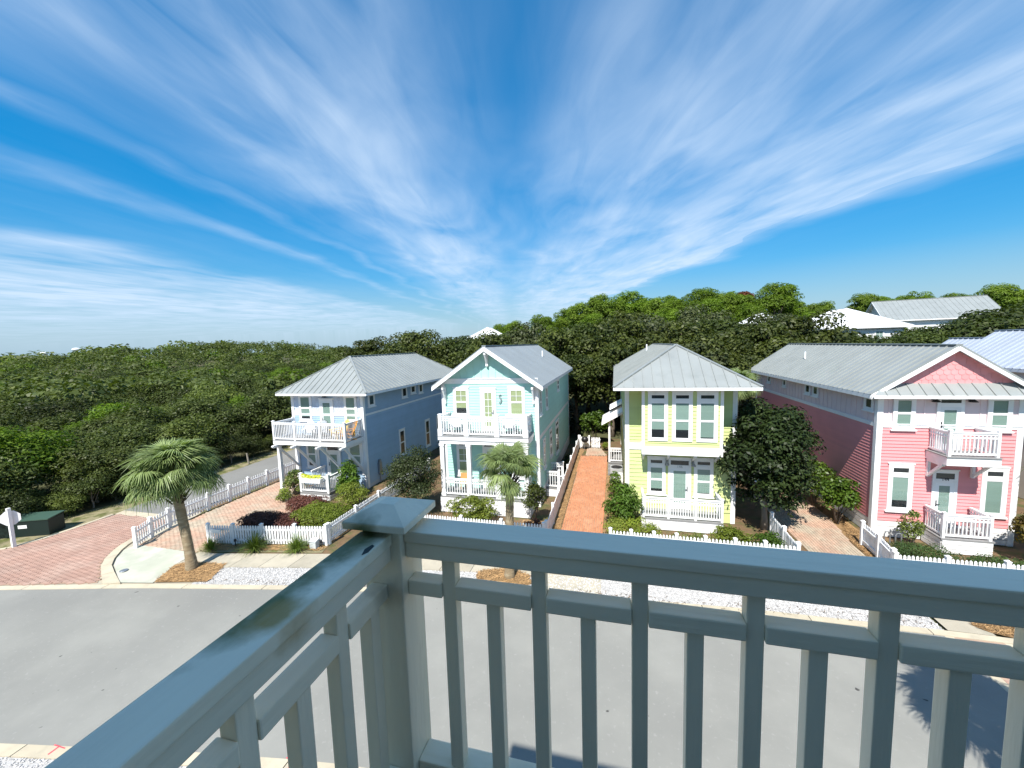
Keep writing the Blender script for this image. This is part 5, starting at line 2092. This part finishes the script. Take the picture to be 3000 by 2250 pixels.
shrub('shrub', 'reddish dark low shrub under the mint porch corner', (-3.75, 17.3, 0), .5, .4, .3, 14, .2, 50, .08, .5, REDL)
shrub('hedge', 'long clipped purple-red hedge behind the front picket fence', (-15.95, 14.75, 0), 1.5, .52, .46, 0, .30, 330, .075, .6, REDL, 'hedge', box=True, up=.8)
shrub('hedge', 'clipped yellow-green hedge behind the right half of the fence', (-13.75, 15.6, 0), 1.12, .8, .56, 0, .34, 380, .075, .6, HEDGEG, 'hedge', box=True, up=.8)
shrub('hedge', 'rounded clipped purple-red hedge below the blue house planter', (-16.15, 17.25, 0), .92, .5, .40, 0, .28, 300, .075, .6, REDL, 'hedge', box=True, up=.8)
shrub('shrub', 'loose olive green shrub left of the blue house porch', (-18.75, 19.2, 0), .62, .6, .8, 26, .28, 70, .12, .5, VINEL)
shrub('shrub', 'low pale grassy shrub at the edge of the paved drive', (-18.6, 18.1, 0), .5, .45, .42, 16, .24, 60, .11, .4, SHRUBL)
shrub('shrub', 'glossy green climbing bush on the right side of the blue porch', (-15.15, 19.35, 0), .72, .6, 1.05, 40, .3, 75, .14, .6, BRIGHTL, cz=1.15)
shrub('shrub', 'rounded grey-green bush behind the side fence of the blue house', (-14.0, 18.05, 0), .95, .8, .72, 40, .32, 90, .09, .5, SHRUBL)
shrub('shrub', 'olive shrub with reddish tips against the blue side wall', (-13.4, 22.6, 0), .75, .9, .6, 26, .3, 70, .12, .5, VINEL)
shrub('shrub', 'lush bright green bush at the right edge of the orange drive', (.32, 18.6, 0), .85, .7, 1.0, 44, .34, 85, .17, .32, BRIGHTL)
shrub('shrub', 'narrow glossy shrub beside the air conditioner of the lime house', (-.02, 22.2, 0), .38, .6, .75, 20, .26, 60, .12, .5, CAML)
shrub('shrub', 'low yellow-green shrub behind the left end of the lime house fence', (.05, 17.1, 0), .55, .5, .48, 24, .25, 80, .09, .45, SHRUBL)
shrub('shrub', 'spreading yellow-green shrub left below the lime house porch', (1.05, 17.3, 0), .85, .5, .5, 30, .26, 85, .08, .45, HEDGEG)
shrub('shrub', 'low leafy shrub under the middle of the lime house porch', (2.9, 16.65, 0), .9, .35, .42, 26, .22, 70, .08, .5, VINEL)
shrub('shrub', 'rounded yellow-green shrub right of the lime house porch', (4.65, 17.1, 0), .9, .5, .52, 34, .26, 85, .09, .5, HEDGEG)
shrub('shrub', 'bright low shrub at the right end of the lime house fence', (5.85, 16.8, 0), .7, .5, .5, 28, .24, 85, .09, .5, BRIGHTL)
shrub('shrub', 'round bright green camellia bush against the pink side wall', (9.85, 20.6, 0), .78, .8, .95, 40, .34, 80, .14, .6, CAML, cz=1.35)
shrub('shrub', 'second camellia bush farther back along the pink side wall', (9.75, 22.6, 0), .85, .95, 1.05, 44, .36, 80, .14, .6, CAML, cz=1.55)
shrub('shrub', 'pale climbing rose bush with orange tips by the pink deck', (11.55, 18.75, 0), .42, .35, .65, 22, .2, 55, .10, .5, VINEL, cz=.85)
shrub('shrub', 'feathery dark juniper spreading below the pink house deck', (11.2, 17.5, 0), 1.2, .8, .30, 34, .3, 110, .10, .25, JUNIP)
shrub('shrub', 'feathery juniper in front of the pink house deck skirt', (13.3, 17.3, 0), 1.3, .6, .24, 30, .26, 100, .10, .25, JUNIP)
shrub('shrub', 'big olive and rust coloured bush at the right of the pink deck', (15.3, 18.0, 0), 1.05, .8, .9, 46, .36, 90, .13, .5, leafmat('rusty_olive_leaf', (.05, .045, .01), (.22, .16, .03), .5, .25), cz=1.25)
shrub('shrub', 'rounded bright bush behind the white gate at the drive end', (-1.65, 34.0, 0), 1.35, .9, .95, 44, .4, 80, .18, .55, CAML, cz=1.9)
shrub('shrub', 'small round clipped shrub right of the white gate', (-.75, 31.9, 0), .32, .32, .34, 12, .2, 60, .08, .6, HEDGEG)
shrub('shrub', 'dark low planting along the shaded mint house side wall', (-3.3, 26.5, 0), .35, 2.2, .35, 40, .25, 60, .12, .5, DARKL)
blades('grass_clump', 'small arching grass clump at the left end of the front fence', (-17.4, 12.85, .0), 220, .75, GRASSL, .034)
blades('grass_clump', 'dark shaded grass clump in front of the fence middle', (-15.35, 13.2, .0), 380, 1.0, GRASSL, .034)
blades('grass_clump', 'bright arching grass clump near the utility box', (-13.45, 13.55, .0), 340, .9, GRASSL, .034)
blades('grass_clump', 'small spiky plant beside the mint house front fence', (-3.95, 16.6, .0), 70, .5, GRASSL, .03)
sheet('pine_straw_bed', [(-2.88, 16.3), (-2.5, 16.3), (-2.56, 30), (-2.3, 32), (-2.88, 32)], -.004, STRAW)
sheet('pine_straw_bed', [(-.56, 16), (.5, 16), (.5, 24), (.2, 30), (-.56, 30)], -.006, STRAW)
sheet('pine_straw_bed', [(9.45, 16.3), (9.7, 17.4), (10.4, 19.4), (10.5, 23), (9.8, 21.8), (9.55, 19)], -.004, STRAW)
sheet('pine_straw_bed', [(-4.6, 16.3), (-3.0, 16.3), (-3.0, 18.4), (-4.4, 18.4)], -.004, STRAW)
sheet('dry_verge', [(-17.6, 12.62), (-12.2, 13.6), (-12.4, 14.3), (-17.9, 13.4)], -.004, VERGE)
for p in ([(-2.88, 16.3), (-2.35, 16.3), (-2.4, 30), (-2.88, 31)], [(9.5, 16.4), (9.75, 17.4), (10.4, 19.4), (10.2, 21), (9.55, 19)], [(-17.6, 12.7), (-12.3, 13.7), (-12.4, 14.1), (-17.9, 13.2)]):
    needles('needle_litter', p, 1500, 0.0, None, .16, None, .012)['label'] = 'fallen brown pine needles beside a fence or drive'

# ------------------------------------------------------------------ woods
def variant(kind, i):
    L0 = (0, -60 - i, 0)
    if kind == 'oak':
        m = (OAKL, OAKL2, OAKG)[i % 3]
        return make_tree('oak_tree', 'oak', 'tree', L0, 9, 3.0 + .4 * (i % 2), 3.0, 6.0, 74, 1.05, 135, .30, .55, m, BARK, .22, th=5.5, lo=.25, bottom=-.9, flat=.75, shell=(.5, 1.12))
    if kind == 'pine':
        m = (PINEL, PINEL2, PINEL)[i % 3]
        return make_tree('pine_tree', 'pine', 'tree', L0, 12, 2.5, 2.7, 9.6, 60, .85, 150, .34, .35, m, BARK, .2, th=10, lo=.3, bottom=-.8, flat=.95, up=.4, shell=(.55, 1.12))
    m = (SCRUB1, SCRUB2, SCRUB1, SCRUB3)[i % 4]
    return make_tree('scrub_tree', 'scrub', 'tree', L0, 5, 2.0, 1.9, 3.0, 56, .72, 170, .18, .5, m, BARKL, .09, th=3.0, lo=.2, bottom=-1, flat=.85, shell=(.5, 1.2))


OAKS = [variant('oak', i) for i in range(3)]
PINES = [variant('pine', i) for i in range(3)]
SCR = [variant('scrub', i) for i in range(4)]
used = set()


def plant(T, x, y, sc, label, group, z=None, sxy=1.0):
    first = T.name not in used
    used.add(T.name)
    z = gz(x, y) - .1 if z is None else z
    return place(T, (x, y, z), random.uniform(0, 6.28), (sc * sxy, sc * sxy, sc), label, group, first)


OAKSPOT = [(-30, 44, 10.2), (-26, 47, 10.9), (-22, 43, 10.8), (-17.5, 45, 10.4), (-13.5, 42, 10.2), (-10, 45, 11.2), (-6, 41, 10.2), (-3, 46, 11.4), (.5, 41, 10.9), (3.5, 45, 11.4), (7, 41, 10.4), (9.5, 45, 11.1), (12, 41, 10.0),
           (14.5, 45, 11.0), (16.5, 42, 10.8), (18.6, 44, 9.6), (22.5, 46, 9.2), (25.5, 43, 9.0), (28, 46, 9.6), (31.5, 44, 10.2), (35, 47, 11.2), (40, 50, 12.0), (46, 52, 12.6),
           (-3.5, 37.5, 8.0), (-.2, 37, 8.6), (6.6, 36.5, 8.4), (9.2, 38, 8.8), (-8, 38, 8.2), (17.5, 38, 8.3), (20.5, 40, 8.0), (-35, 50, 9.4), (28.5, 33, 7.5), (30, 26, 6.8), (34, 30, 8.0), (38, 38, 9.0), (-12, 52, 11.0), (2, 53, 12.6), (10, 53, 12.8), (18, 53, 11.6)]
for i, (x, y, t) in enumerate(OAKSPOT):
    k = 0 if x > 21 else (1, 2, 1, 0)[i % 4]
    g = gz(x, y)
    side = 'behind the blue and mint houses' if x < -4 else ('behind the lime house' if x < 14 else 'behind the pink house')
    plant(OAKS[k], x, y, (t - g) / 9.2, ('dark leafy oak ', 'olive green oak ', 'greyish green oak ')[k] + side, ('dark oaks ', 'olive oaks ', 'greyish oaks ')[k] + side, sxy=1.08)
PINESPOT = []
tops = [(-24, 13.4), (-19, 13.6), (-14, 14.7), (-9.5, 15.8), (-6, 16.4), (-2.4, 17.7), (.8, 16.6), (3.6, 18.3), (7.5, 16.6), (11, 17.2), (14.3, 17.9), (18, 17.0), (21.5, 17.1), (26.2, 17.9), (30.5, 15.2), (34, 15.8), (39.4, 17.0), (43, 16.2), (47, 16.6), (52, 16.2), (57, 15.8), (61, 15.2), (66, 15.6)]
for k, (x, t) in enumerate(tops):
    PINESPOT.append((x + random.uniform(-.5, .5), 80 + random.uniform(-3, 3), t))
    PINESPOT.append((x * 1.12 + 2 + random.uniform(-1, 1), 90 + random.uniform(-3, 3), t - .4))
    if k % 2 == 0:
        PINESPOT.append((x * .93 + 1.5, 72 + random.uniform(-2, 2), t - 2.6))
PINESPOT = [p for p in PINESPOT if not (34 < p[0] < 56 and p[1] < 84)]
for i, (x, y, t) in enumerate(PINESPOT):
    k = random.choice((0, 1, 2, 1))
    g = gz(x, y)
    plant(PINES[k], x, y, (t - g) / 12.4, ('round-crowned green pine on the rise behind the oaks', 'pale yellow-green pine on the rise behind the oaks', 'round-crowned green pine on the rise behind the oaks')[k], ('green pines on the rise', 'pale pines on the rise', 'green pines on the rise')[k], sxy=1.15)
dp = make_tree('pine_tree', 'dead pine with rusty red crown among the green pines', 'tree', (24.0, 86, gz(24, 86)), 12, 1.9, 1.3, 11.0, 24, .75, 90, .4, .3, DEADL, BARK, .18, th=11, lo=.3, bottom=-.4, flat=.7)

# scrub wood on the left: the nearest trees one by one, the rest as a mass
spots = []
tries = 0
while len(spots) < 250 and tries < 20000:
    tries += 1
    x = -28.6 - 62 * random.random() ** 1.5
    y = 4 + 78 * random.random()
    edge = -28.6 - max(0, (13 - y)) * .75 - .02 * max(0, y - 16)
    if x > edge - 1.2:
        continue
    if any((x - a) ** 2 + (y - b) ** 2 < (1.9 + .010 * math.hypot(x, y)) ** 2 for a, b in spots):
        continue
    spots.append((x, y))
for i, (x, y) in enumerate(spots):
    d = min(1, (-28.6 - x) / 26)
    t = 4.3 + .7 * sstep(0, 1, d) + random.uniform(-.9, 1.2)
    k = random.choice((0, 1, 2, 0, 1, 2, 0, 2, 0, 1, 2, 3))
    plant(SCR[k], x, y, t / 5.0, ('dark scrub oak in the thicket left of the lane', 'olive green scrub oak in the thicket left of the lane', 'dark scrub oak in the thicket left of the lane', 'bright yellow-green scrub tree in the thicket left of the lane')[k],
          ('dark scrub oaks left of the lane', 'olive scrub oaks left of the lane', 'dark scrub oaks left of the lane', 'bright scrub trees left of the lane')[k], sxy=1.25)
for i, (x, y) in enumerate([(-29.3, 14.2), (-29.6, 16.6), (-29.2, 19.5), (-29.5, 22.5), (-29.4, 26), (-29.9, 11.9), (-32, 10.4), (-29.6, 30), (-29.8, 34), (-34, 9.2), (-30.4, 13.0), (-29.4, 15.4), (-29.1, 18), (-29.3, 21), (-29.6, 24.2), (-29.6, 28), (-30.8, 11.2), (-36, 9.4), (-33.2, 11)]):
    b = SCR[(1, 0, 2)[i % 3]]
    plant(b, x, y, .36 + .1 * (i % 3), 'low roadside bush at the foot of the thicket', 'bushes along the lane edge', z=-.45, sxy=1.1)


def mass(name, label, pts, q, leaf, r, lmat, rz=.75):
    cs = [np.array(p) for p in pts]
    rad = [r * random.uniform(.75, 1.3) for _ in cs]
    P, Nn = clumps(cs, rad, [q] * len(cs), flat=rz, up=.5, shell=(.6, 1.1))
    me = leaf_mesh(name, P, Nn, leaf * rng.uniform(.6, 1.3, len(P)), .6, lmat)
    o = put(name, me)
    o['kind'] = 'stuff'
    o['label'] = label
    o['category'] = 'woodland'


def scatter(n, xf, hf, r):
    out = []
    while len(out) < n:
        x, y = xf()
        out.append((x, y, gz(x, y) + hf(x, y) - r * .6))
    return out


def left_mid():
    while True:
        a = random.uniform(R(95), R(172))
        d = random.uniform(55, 190)
        x, y = d * math.cos(a), d * math.sin(a)
        if y > 5 and x < -34 and (x < -88 or y > 60 or True):
            if x > -90 and y < 82 and x < -28:
                if random.random() < .5:
                    continue
            return x, y


for nm, m_, sd in (('a', SCRUB1, 300), ('b', SCRUB2, 260), ('c', SCRUB3, 50)):
    mass('far_thicket', 'dark scrub woodland stretching away to the left horizon', scatter(sd * 2, left_mid, lambda x, y: 4.9 + random.uniform(-1.2, 1.0), 2.2), 95, .62, 2.2, m_)


def far_pt():
    a = random.uniform(R(20), R(176))
    d = 190 + 620 * random.random() ** 1.6
    return d * math.cos(a), d * math.sin(a)


mass('distant_wood', 'distant woodland along the horizon', scatter(900, far_pt, lambda x, y: 5.4 + random.uniform(-1.5, 1.5), 5), 140, 1.3, 5, SCRUB2)


def back_pt():
    return random.uniform(-70, 110), random.uniform(95, 190)


mass('distant_wood', 'woodland behind the pines on the rise', scatter(420, back_pt, lambda x, y: (7 if x > -20 else 4.0) + random.uniform(-1.5, 1.0), 3), 80, 1.1, 3, PINEL)


def mid_pt():
    return random.uniform(-60, 75), random.uniform(50, 70)


mass('undergrowth', 'tangled undergrowth between the oaks and the pines', scatter(230, mid_pt, lambda x, y: 3.2 + random.uniform(-1, 1.6), 2.2), 90, .55, 2.0, OAKL2)
mass('undergrowth', 'dark undergrowth at the foot of the oaks', scatter(170, lambda: (random.uniform(-34, 34), random.uniform(36.5, 42)), lambda x, y: 1.5 + random.uniform(-.6, 1.2), 1.2), 90, .35, 1.3, DARKL)

# ------------------------------------------------------------------ small things
# traffic sign seen from behind
sg = thing('traffic_sign', (-26.95, 11.15, 0), 'white octagonal traffic sign seen from behind on a white post', 'traffic sign')
MB().box(-27.01, 11.09, -.05, -26.89, 11.21, 1.88).obj('sign_post', WHITE, sg)
oc = [(-27.03 + .36 * .70 * math.cos(R(22.5 + 45 * k)), 11.20 + .36 * .71 * math.cos(R(22.5 + 45 * k)), 1.38 + .36 * math.sin(R(22.5 + 45 * k))) for k in range(8)]
MB().prism(oc, (-.012, .005, 0)).obj('sign_plate', WHITE, sg)
# utility cabinets
ub = thing('utility_cabinet', (-28.2, 12.35, 0), 'long green utility cabinet with paler lid, darkened by painted-in shade, beside the verge', 'utility cabinet')
a_ = R(22)
def rot(u, v, z): return (-28.2 + u * math.cos(a_) - v * math.sin(a_), 12.35 + u * math.sin(a_) + v * math.cos(a_), z)
MB().prism([rot(-1.1, -.4, 0), rot(1.1, -.4, 0), rot(1.1, .4, 0), rot(-1.1, .4, 0)], (0, 0, .78)).obj('cabinet_body', SHADEGREEN, ub)
MB().prism([rot(-1.14, -.44, .782), rot(1.14, -.44, .782), rot(1.14, .44, .86), rot(-1.14, .44, .86)], (0, 0, .05)).obj('lid', SHADEGREENL, ub)
MB().prism([rot(-.2, -.412, .42), rot(.18, -.412, .42), rot(.18, -.402, .42), rot(-.2, -.402, .42)], (0, 0, .16)).obj('notice', WHITE, ub)
MB().lathe([(0.0, .62), (.16, .6), (.24, .5), (.25, 0)], 14, -29.75, 11.9).obj('utility_pedestal', SHADEGREENL)
o = bpy.data.objects['utility_pedestal']
tag(o, 'round green utility pedestal with painted-in shade left of the traffic sign', 'utility pedestal')
for i, (x, y) in enumerate(((-27.75, 24.1), (-27.7, 19.9))):
    tag(MB().tube([(x, y, -.1), (x - .12, y, .85)], [.07, .06], 9).obj('wooden_post', BARKL), ['short leaning wooden post on the far lane edge', 'thin wooden stake on the near lane edge'][i], 'post')

# kettle grill
gr = thing('kettle_grill', (-2.35, 31.85, 0), 'black round kettle grill standing by the white gate', 'grill')
MB().lathe([(0, .62), (.16, .64), (.26, .74), (.29, .85), (.27, .95), (.18, 1.06), (0, 1.10)], 18, -2.35, 31.85).obj('bowl', BLACK, gr)
for k in range(3):
    t = 2.094 * k + .4
    MB().tube([(-2.35 + .15 * math.cos(t), 31.85 + .15 * math.sin(t), .66), (-2.35 + .3 * math.cos(t), 31.85 + .3 * math.sin(t), 0)], .013, 6).obj('leg', STEEL, gr)
gr = thing('kettle_grill', (-3.45, 22.5, .5), 'black grill on the side landing of the mint house', 'grill')
MB().lathe([(0, .88), (.16, .9), (.27, 1.0), (.29, 1.1), (.24, 1.2), (0, 1.28)], 18, -3.45, 22.5).obj('bowl', BLACK, gr)
for k in range(3):
    t = 2.094 * k + .4
    MB().tube([(-3.45 + .15 * math.cos(t), 22.5 + .15 * math.sin(t), .92), (-3.45 + .28 * math.cos(t), 22.5 + .28 * math.sin(t), .5)], .013, 6).obj('leg', STEEL, gr)
# air conditioner
ac = thing('air_conditioner', (.1, 24.6, 0), 'grey air conditioner with round top fan beside the lime house', 'air conditioner')
ACG = mat('condenser_grey', (.36, .37, .37), .5)
MB().box(-.28, 24.2, .25, .46, 24.95, .95).obj('casing', ACG, ac)
MB().lathe([(0, .975), (.32, .975), (.34, .952)], 20, .09, 24.58).obj('fan_grille', BLACK, ac)
MB().box(-.3, 24.15, 0, .48, 25.0, .25).obj('stand', CONC, ac)
MB().box(.05, 24.185, .5, .18, 24.198, .75).obj('label_plate', WHITE, ac)

# chairs
def adirondack(mt, loc, rz, label, sc=1.0):
    T = thing('adirondack_chair', (0, 0, 0), label, 'chair')
    for k in range(6):
        y = -.28 + k * .1
        z = .36 - .12 * (k / 5)
        MB().box(-.27, y, z, .27, y + .085, z + .02).obj('seat_slat', mt, T)
    hs = (.62, .72, .78, .78, .72, .62)
    for k, h in enumerate(hs):
        x = -.255 + k * .102
        MB().prism([(x - .045, .26, .22), (x + .045, .26, .22), (x + .05, .26 + h * .42, .22 + h), (x - .05, .26 + h * .42, .22 + h)], (0, .02, .01)).obj('back_slat', mt, T)
    for s in (-1, 1):
        MB().box(s * .29 - .02, -.36, 0, s * .29 + .02, -.28, .52).obj('leg', mt, T)
        MB().prism([(s * .29 - .02, .42, 0), (s * .29 - .02, .50, 0), (s * .29 - .02, -.28, .36), (s * .29 - .02, -.28, .28)], (.04, 0, 0)).obj('side_rail', mt, T)
        MB().box(s * .33 - .07, -.40, .522, s * .33 + .07, .40, .545).obj('arm', mt, T)
        MB().box(s * .31 - .02, .34, .2, s * .31 + .02, .40, .52).obj('leg', mt, T)
    T.location = loc
    T.rotation_euler = (0, 0, rz)
    T.scale = (sc, sc, sc)
    return T


adirondack(YELLOWC, (-16.15, 20.15, 3.325), R(-22), 'yellow Adirondack-style slatted chair on the blue house balcony', 1.05)
adirondack(ORANGE, (-15.45, 19.95, 3.325), R(-48), 'orange slatted deck chair at the right corner of the blue balcony', 1.05)
WC = mat('white_chair_plastic', (.72, .73, .74), .4)
adirondack(WC, (-18.3, 20.1, 3.325), R(25), 'white slatted chair on the left half of the blue balcony', .95)
adirondack(STEEL, (-17.6, 20.25, 3.325), R(10), 'grey slatted chair in the middle of the blue balcony', .95)
for i, (x, y, r_, lb) in enumerate(((-8.15, 19.3, 30, 'white chair on the left end of the mint balcony'), (-5.25, 19.35, 15, 'white chair left of the small table on the mint balcony'), (-4.6, 19.25, -20, 'white chair at the right end of the mint balcony'))):
    adirondack(WC, (x, y, 4.07), R(r_), lb, .95)
def small_table(loc, label, h=.5, r=.26, mt=WC):
    T = thing('side_table', loc, label, 'table')
    x, y, z = loc
    MB().lathe([(0, z + h), (r, z + h), (r, z + h - .03), (0, z + h - .03)], 16, x, y).obj('table_top', mt, T)
    for k in range(4):
        t = .785 + 1.5708 * k
        MB().tube([(x + r * .7 * math.cos(t), y + r * .7 * math.sin(t), z + h - .03), (x + r * .9 * math.cos(t), y + r * .9 * math.sin(t), z)], .018, 6).obj('leg', mt, T)
small_table((-7.55, 19.3, 4.07), 'small white round table on the mint balcony', .5)
small_table((13.35, 19.0, .6), 'small white round table on the pink house deck', .62, .28)
def patio_chair(loc, rz, label, mt):
    T = thing('patio_chair', (0, 0, 0), label, 'chair')
    MB().box(-.22, -.22, .42, .22, .22, .45).obj('seat', mt, T)
    MB().prism([(-.22, .20, .45), (.22, .20, .45), (.22, .28, .88), (-.22, .28, .88)], (0, .025, 0)).obj('backrest', mt, T)
    for a in (-.2, .2):
        for b in (-.2, .2):
            MB().box(a - .018, b - .018, 0, a + .018, b + .018, .42).obj('leg', mt, T)
    T.location = loc
    T.rotation_euler = (0, 0, rz)
patio_chair((12.85, 19.1, .6), R(60), 'white patio chair left of the table on the pink deck', WC)
patio_chair((-7.95, 19.5, .85), R(10), 'wooden chair on the mint house porch behind the railing', mat('teak_wood', (.45, .26, .09), .6))
patio_chair((-5.2, 19.5, .85), R(-10), 'white chair on the mint house porch near the right post', WC)
# planter box on the blue porch railing
pb = thing('planter_box', (-16.95, 18.62, 1.0), 'white planter box with yellow-green flowers on the blue porch railing', 'planter')
MB().prism([(-17.62, 18.44, 1.08), (-16.30, 18.44, 1.08), (-16.22, 18.40, 1.36), (-17.70, 18.40, 1.36)], (0, .27, 0)).obj('trough', WHITE, pb)
cs = [np.array([-17.55 + .1 * k, 18.53 + random.uniform(-.05, .05), 1.40 + random.uniform(0, .06)]) for k in range(13)]
P, Nn = clumps(cs, [.13] * 13, [60] * 13, up=.8)
put('flowers', leaf_mesh('flowers', P, Nn, .06 * rng.uniform(.6, 1.3, len(P)), .6, FLOWL), pb)
# backflow pipes by the pink house
for i, x in enumerate((10.72, 11.05)):
    y = 18.9 - .1 * i
    tag(MB().tube([(x, y, 0), (x, y, .42), (x + .05, y, .52), (x + .15, y, .52), (x + .2, y, .42), (x + .2, y, 0)], .025, 8).obj('backflow_pipe', STEEL), ['bent grey water pipe left in the pair by the pink house', 'bent grey water pipe right in the pair by the pink house'][i], 'pipe')

# parked car behind the magnolia
def car(loc, label):
    x, y, z = loc
    T = thing('parked_car', loc, label, 'car')
    prof = [(-2.1, .35), (-2.15, .62), (-2.05, .80), (-1.15, .95), (-.45, 1.40), (.95, 1.42), (1.65, 1.0), (2.1, .92), (2.15, .5), (2.1, .32)]
    mb = MB().prism([(x - .86, y + a, z + b) for a, b in prof], (1.72, 0, 0))
    body = mb.obj('body', CARP, T)
    bm = bmesh.new()
    bm.from_mesh(body.data)
    bmesh.ops.bevel(bm, geom=bm.edges[:], offset=.07, segments=3, affect='EDGES', profile=.6)
    for v in bm.verts:
        k = max(0, (v.co.z - .6) / .8)
        v.co.x *= 1 - .17 * k
    bm.to_mesh(body.data)
    bm.free()
    body.data.polygons.foreach_set('use_smooth', [True] * len(body.data.polygons))
    CG = mat('car_glass', (.04, .06, .07), .08, 0, spec=.8)
    MB().prism([(x - .66, y - 1.10, z + .985), (x + .66, y - 1.10, z + .985), (x + .58, y - .50, z + 1.37), (x - .58, y - .50, z + 1.37)], (0, -.012, .02)).obj('windscreen', CG, T)
    for s in (-1, 1):
        MB().prism([(x + s * .80, y - .9, z + .98), (x + s * .80, y + 1.4, z + .98), (x + s * .73, y + .95, z + 1.33), (x + s * .73, y - .42, z + 1.33)], (s * .012, 0, 0)).obj('side_window', CG, T)
        MB().box(x + s * .62 - .16, y - 2.12, z + .62, x + s * .62 + .16, y - 2.0, z + .76).obj('headlight', WHITE, T)
        for yy in (-1.3, 1.3):
            w = MB().tube([(x + s * .70, y + yy, z + .32), (x + s * .88, y + yy, z + .32)], .32, 18).obj('wheel', TYRE, T)
            MB().tube([(x + s * .885, y + yy, z + .32), (x + s * .895, y + yy, z + .32)], .2, 14).obj('rim', STEEL, w)


car((8.15, 26.2, .035), 'silver car parked on the pink drive behind the magnolia')

# far water towers and buildings
for i, (rx_, d_, zt) in enumerate(((-1.885, 700, 29), (-2.06, 760, 24))):
    x, y = rx_ * d_, d_
    T = thing('water_tower', (x, y, gz(x, y)), ['white water tower on the horizon, the right one of two', 'white water tower on the horizon, the left one of two'][i], 'water tower')
    MB().lathe([(0, zt - 1), (6, zt), (8.5, zt + 2.5), (8, zt + 5), (4, zt + 7), (0, zt + 7.5)], 20, x, y).obj('tank', ROOFW, T)
    MB().tube([(x, y, gz(x, y) - 2), (x, y, zt)], 1.4, 12).obj('stem', ROOFW, T)
for i, (rx_, w_, h_) in enumerate(((-2.20, 55, 13.5), (-2.12, 70, 12.5))):
    y = 640
    x = rx_ * y
    T = thing('distant_building', (x, y, 4), ['low white building on the far left horizon', 'long low white building right of it on the horizon'][i], 'building')
    MB().box(x - w_ / 2, y, 2, x + w_ / 2, y + 30, h_ + 5).obj('wall', WALLW, T)
    MB().box(x - w_ / 2 - 1, y - 1, h_ + 5, x + w_ / 2 + 1, y + 31, h_ + 6).obj('roof', ROOF, T)
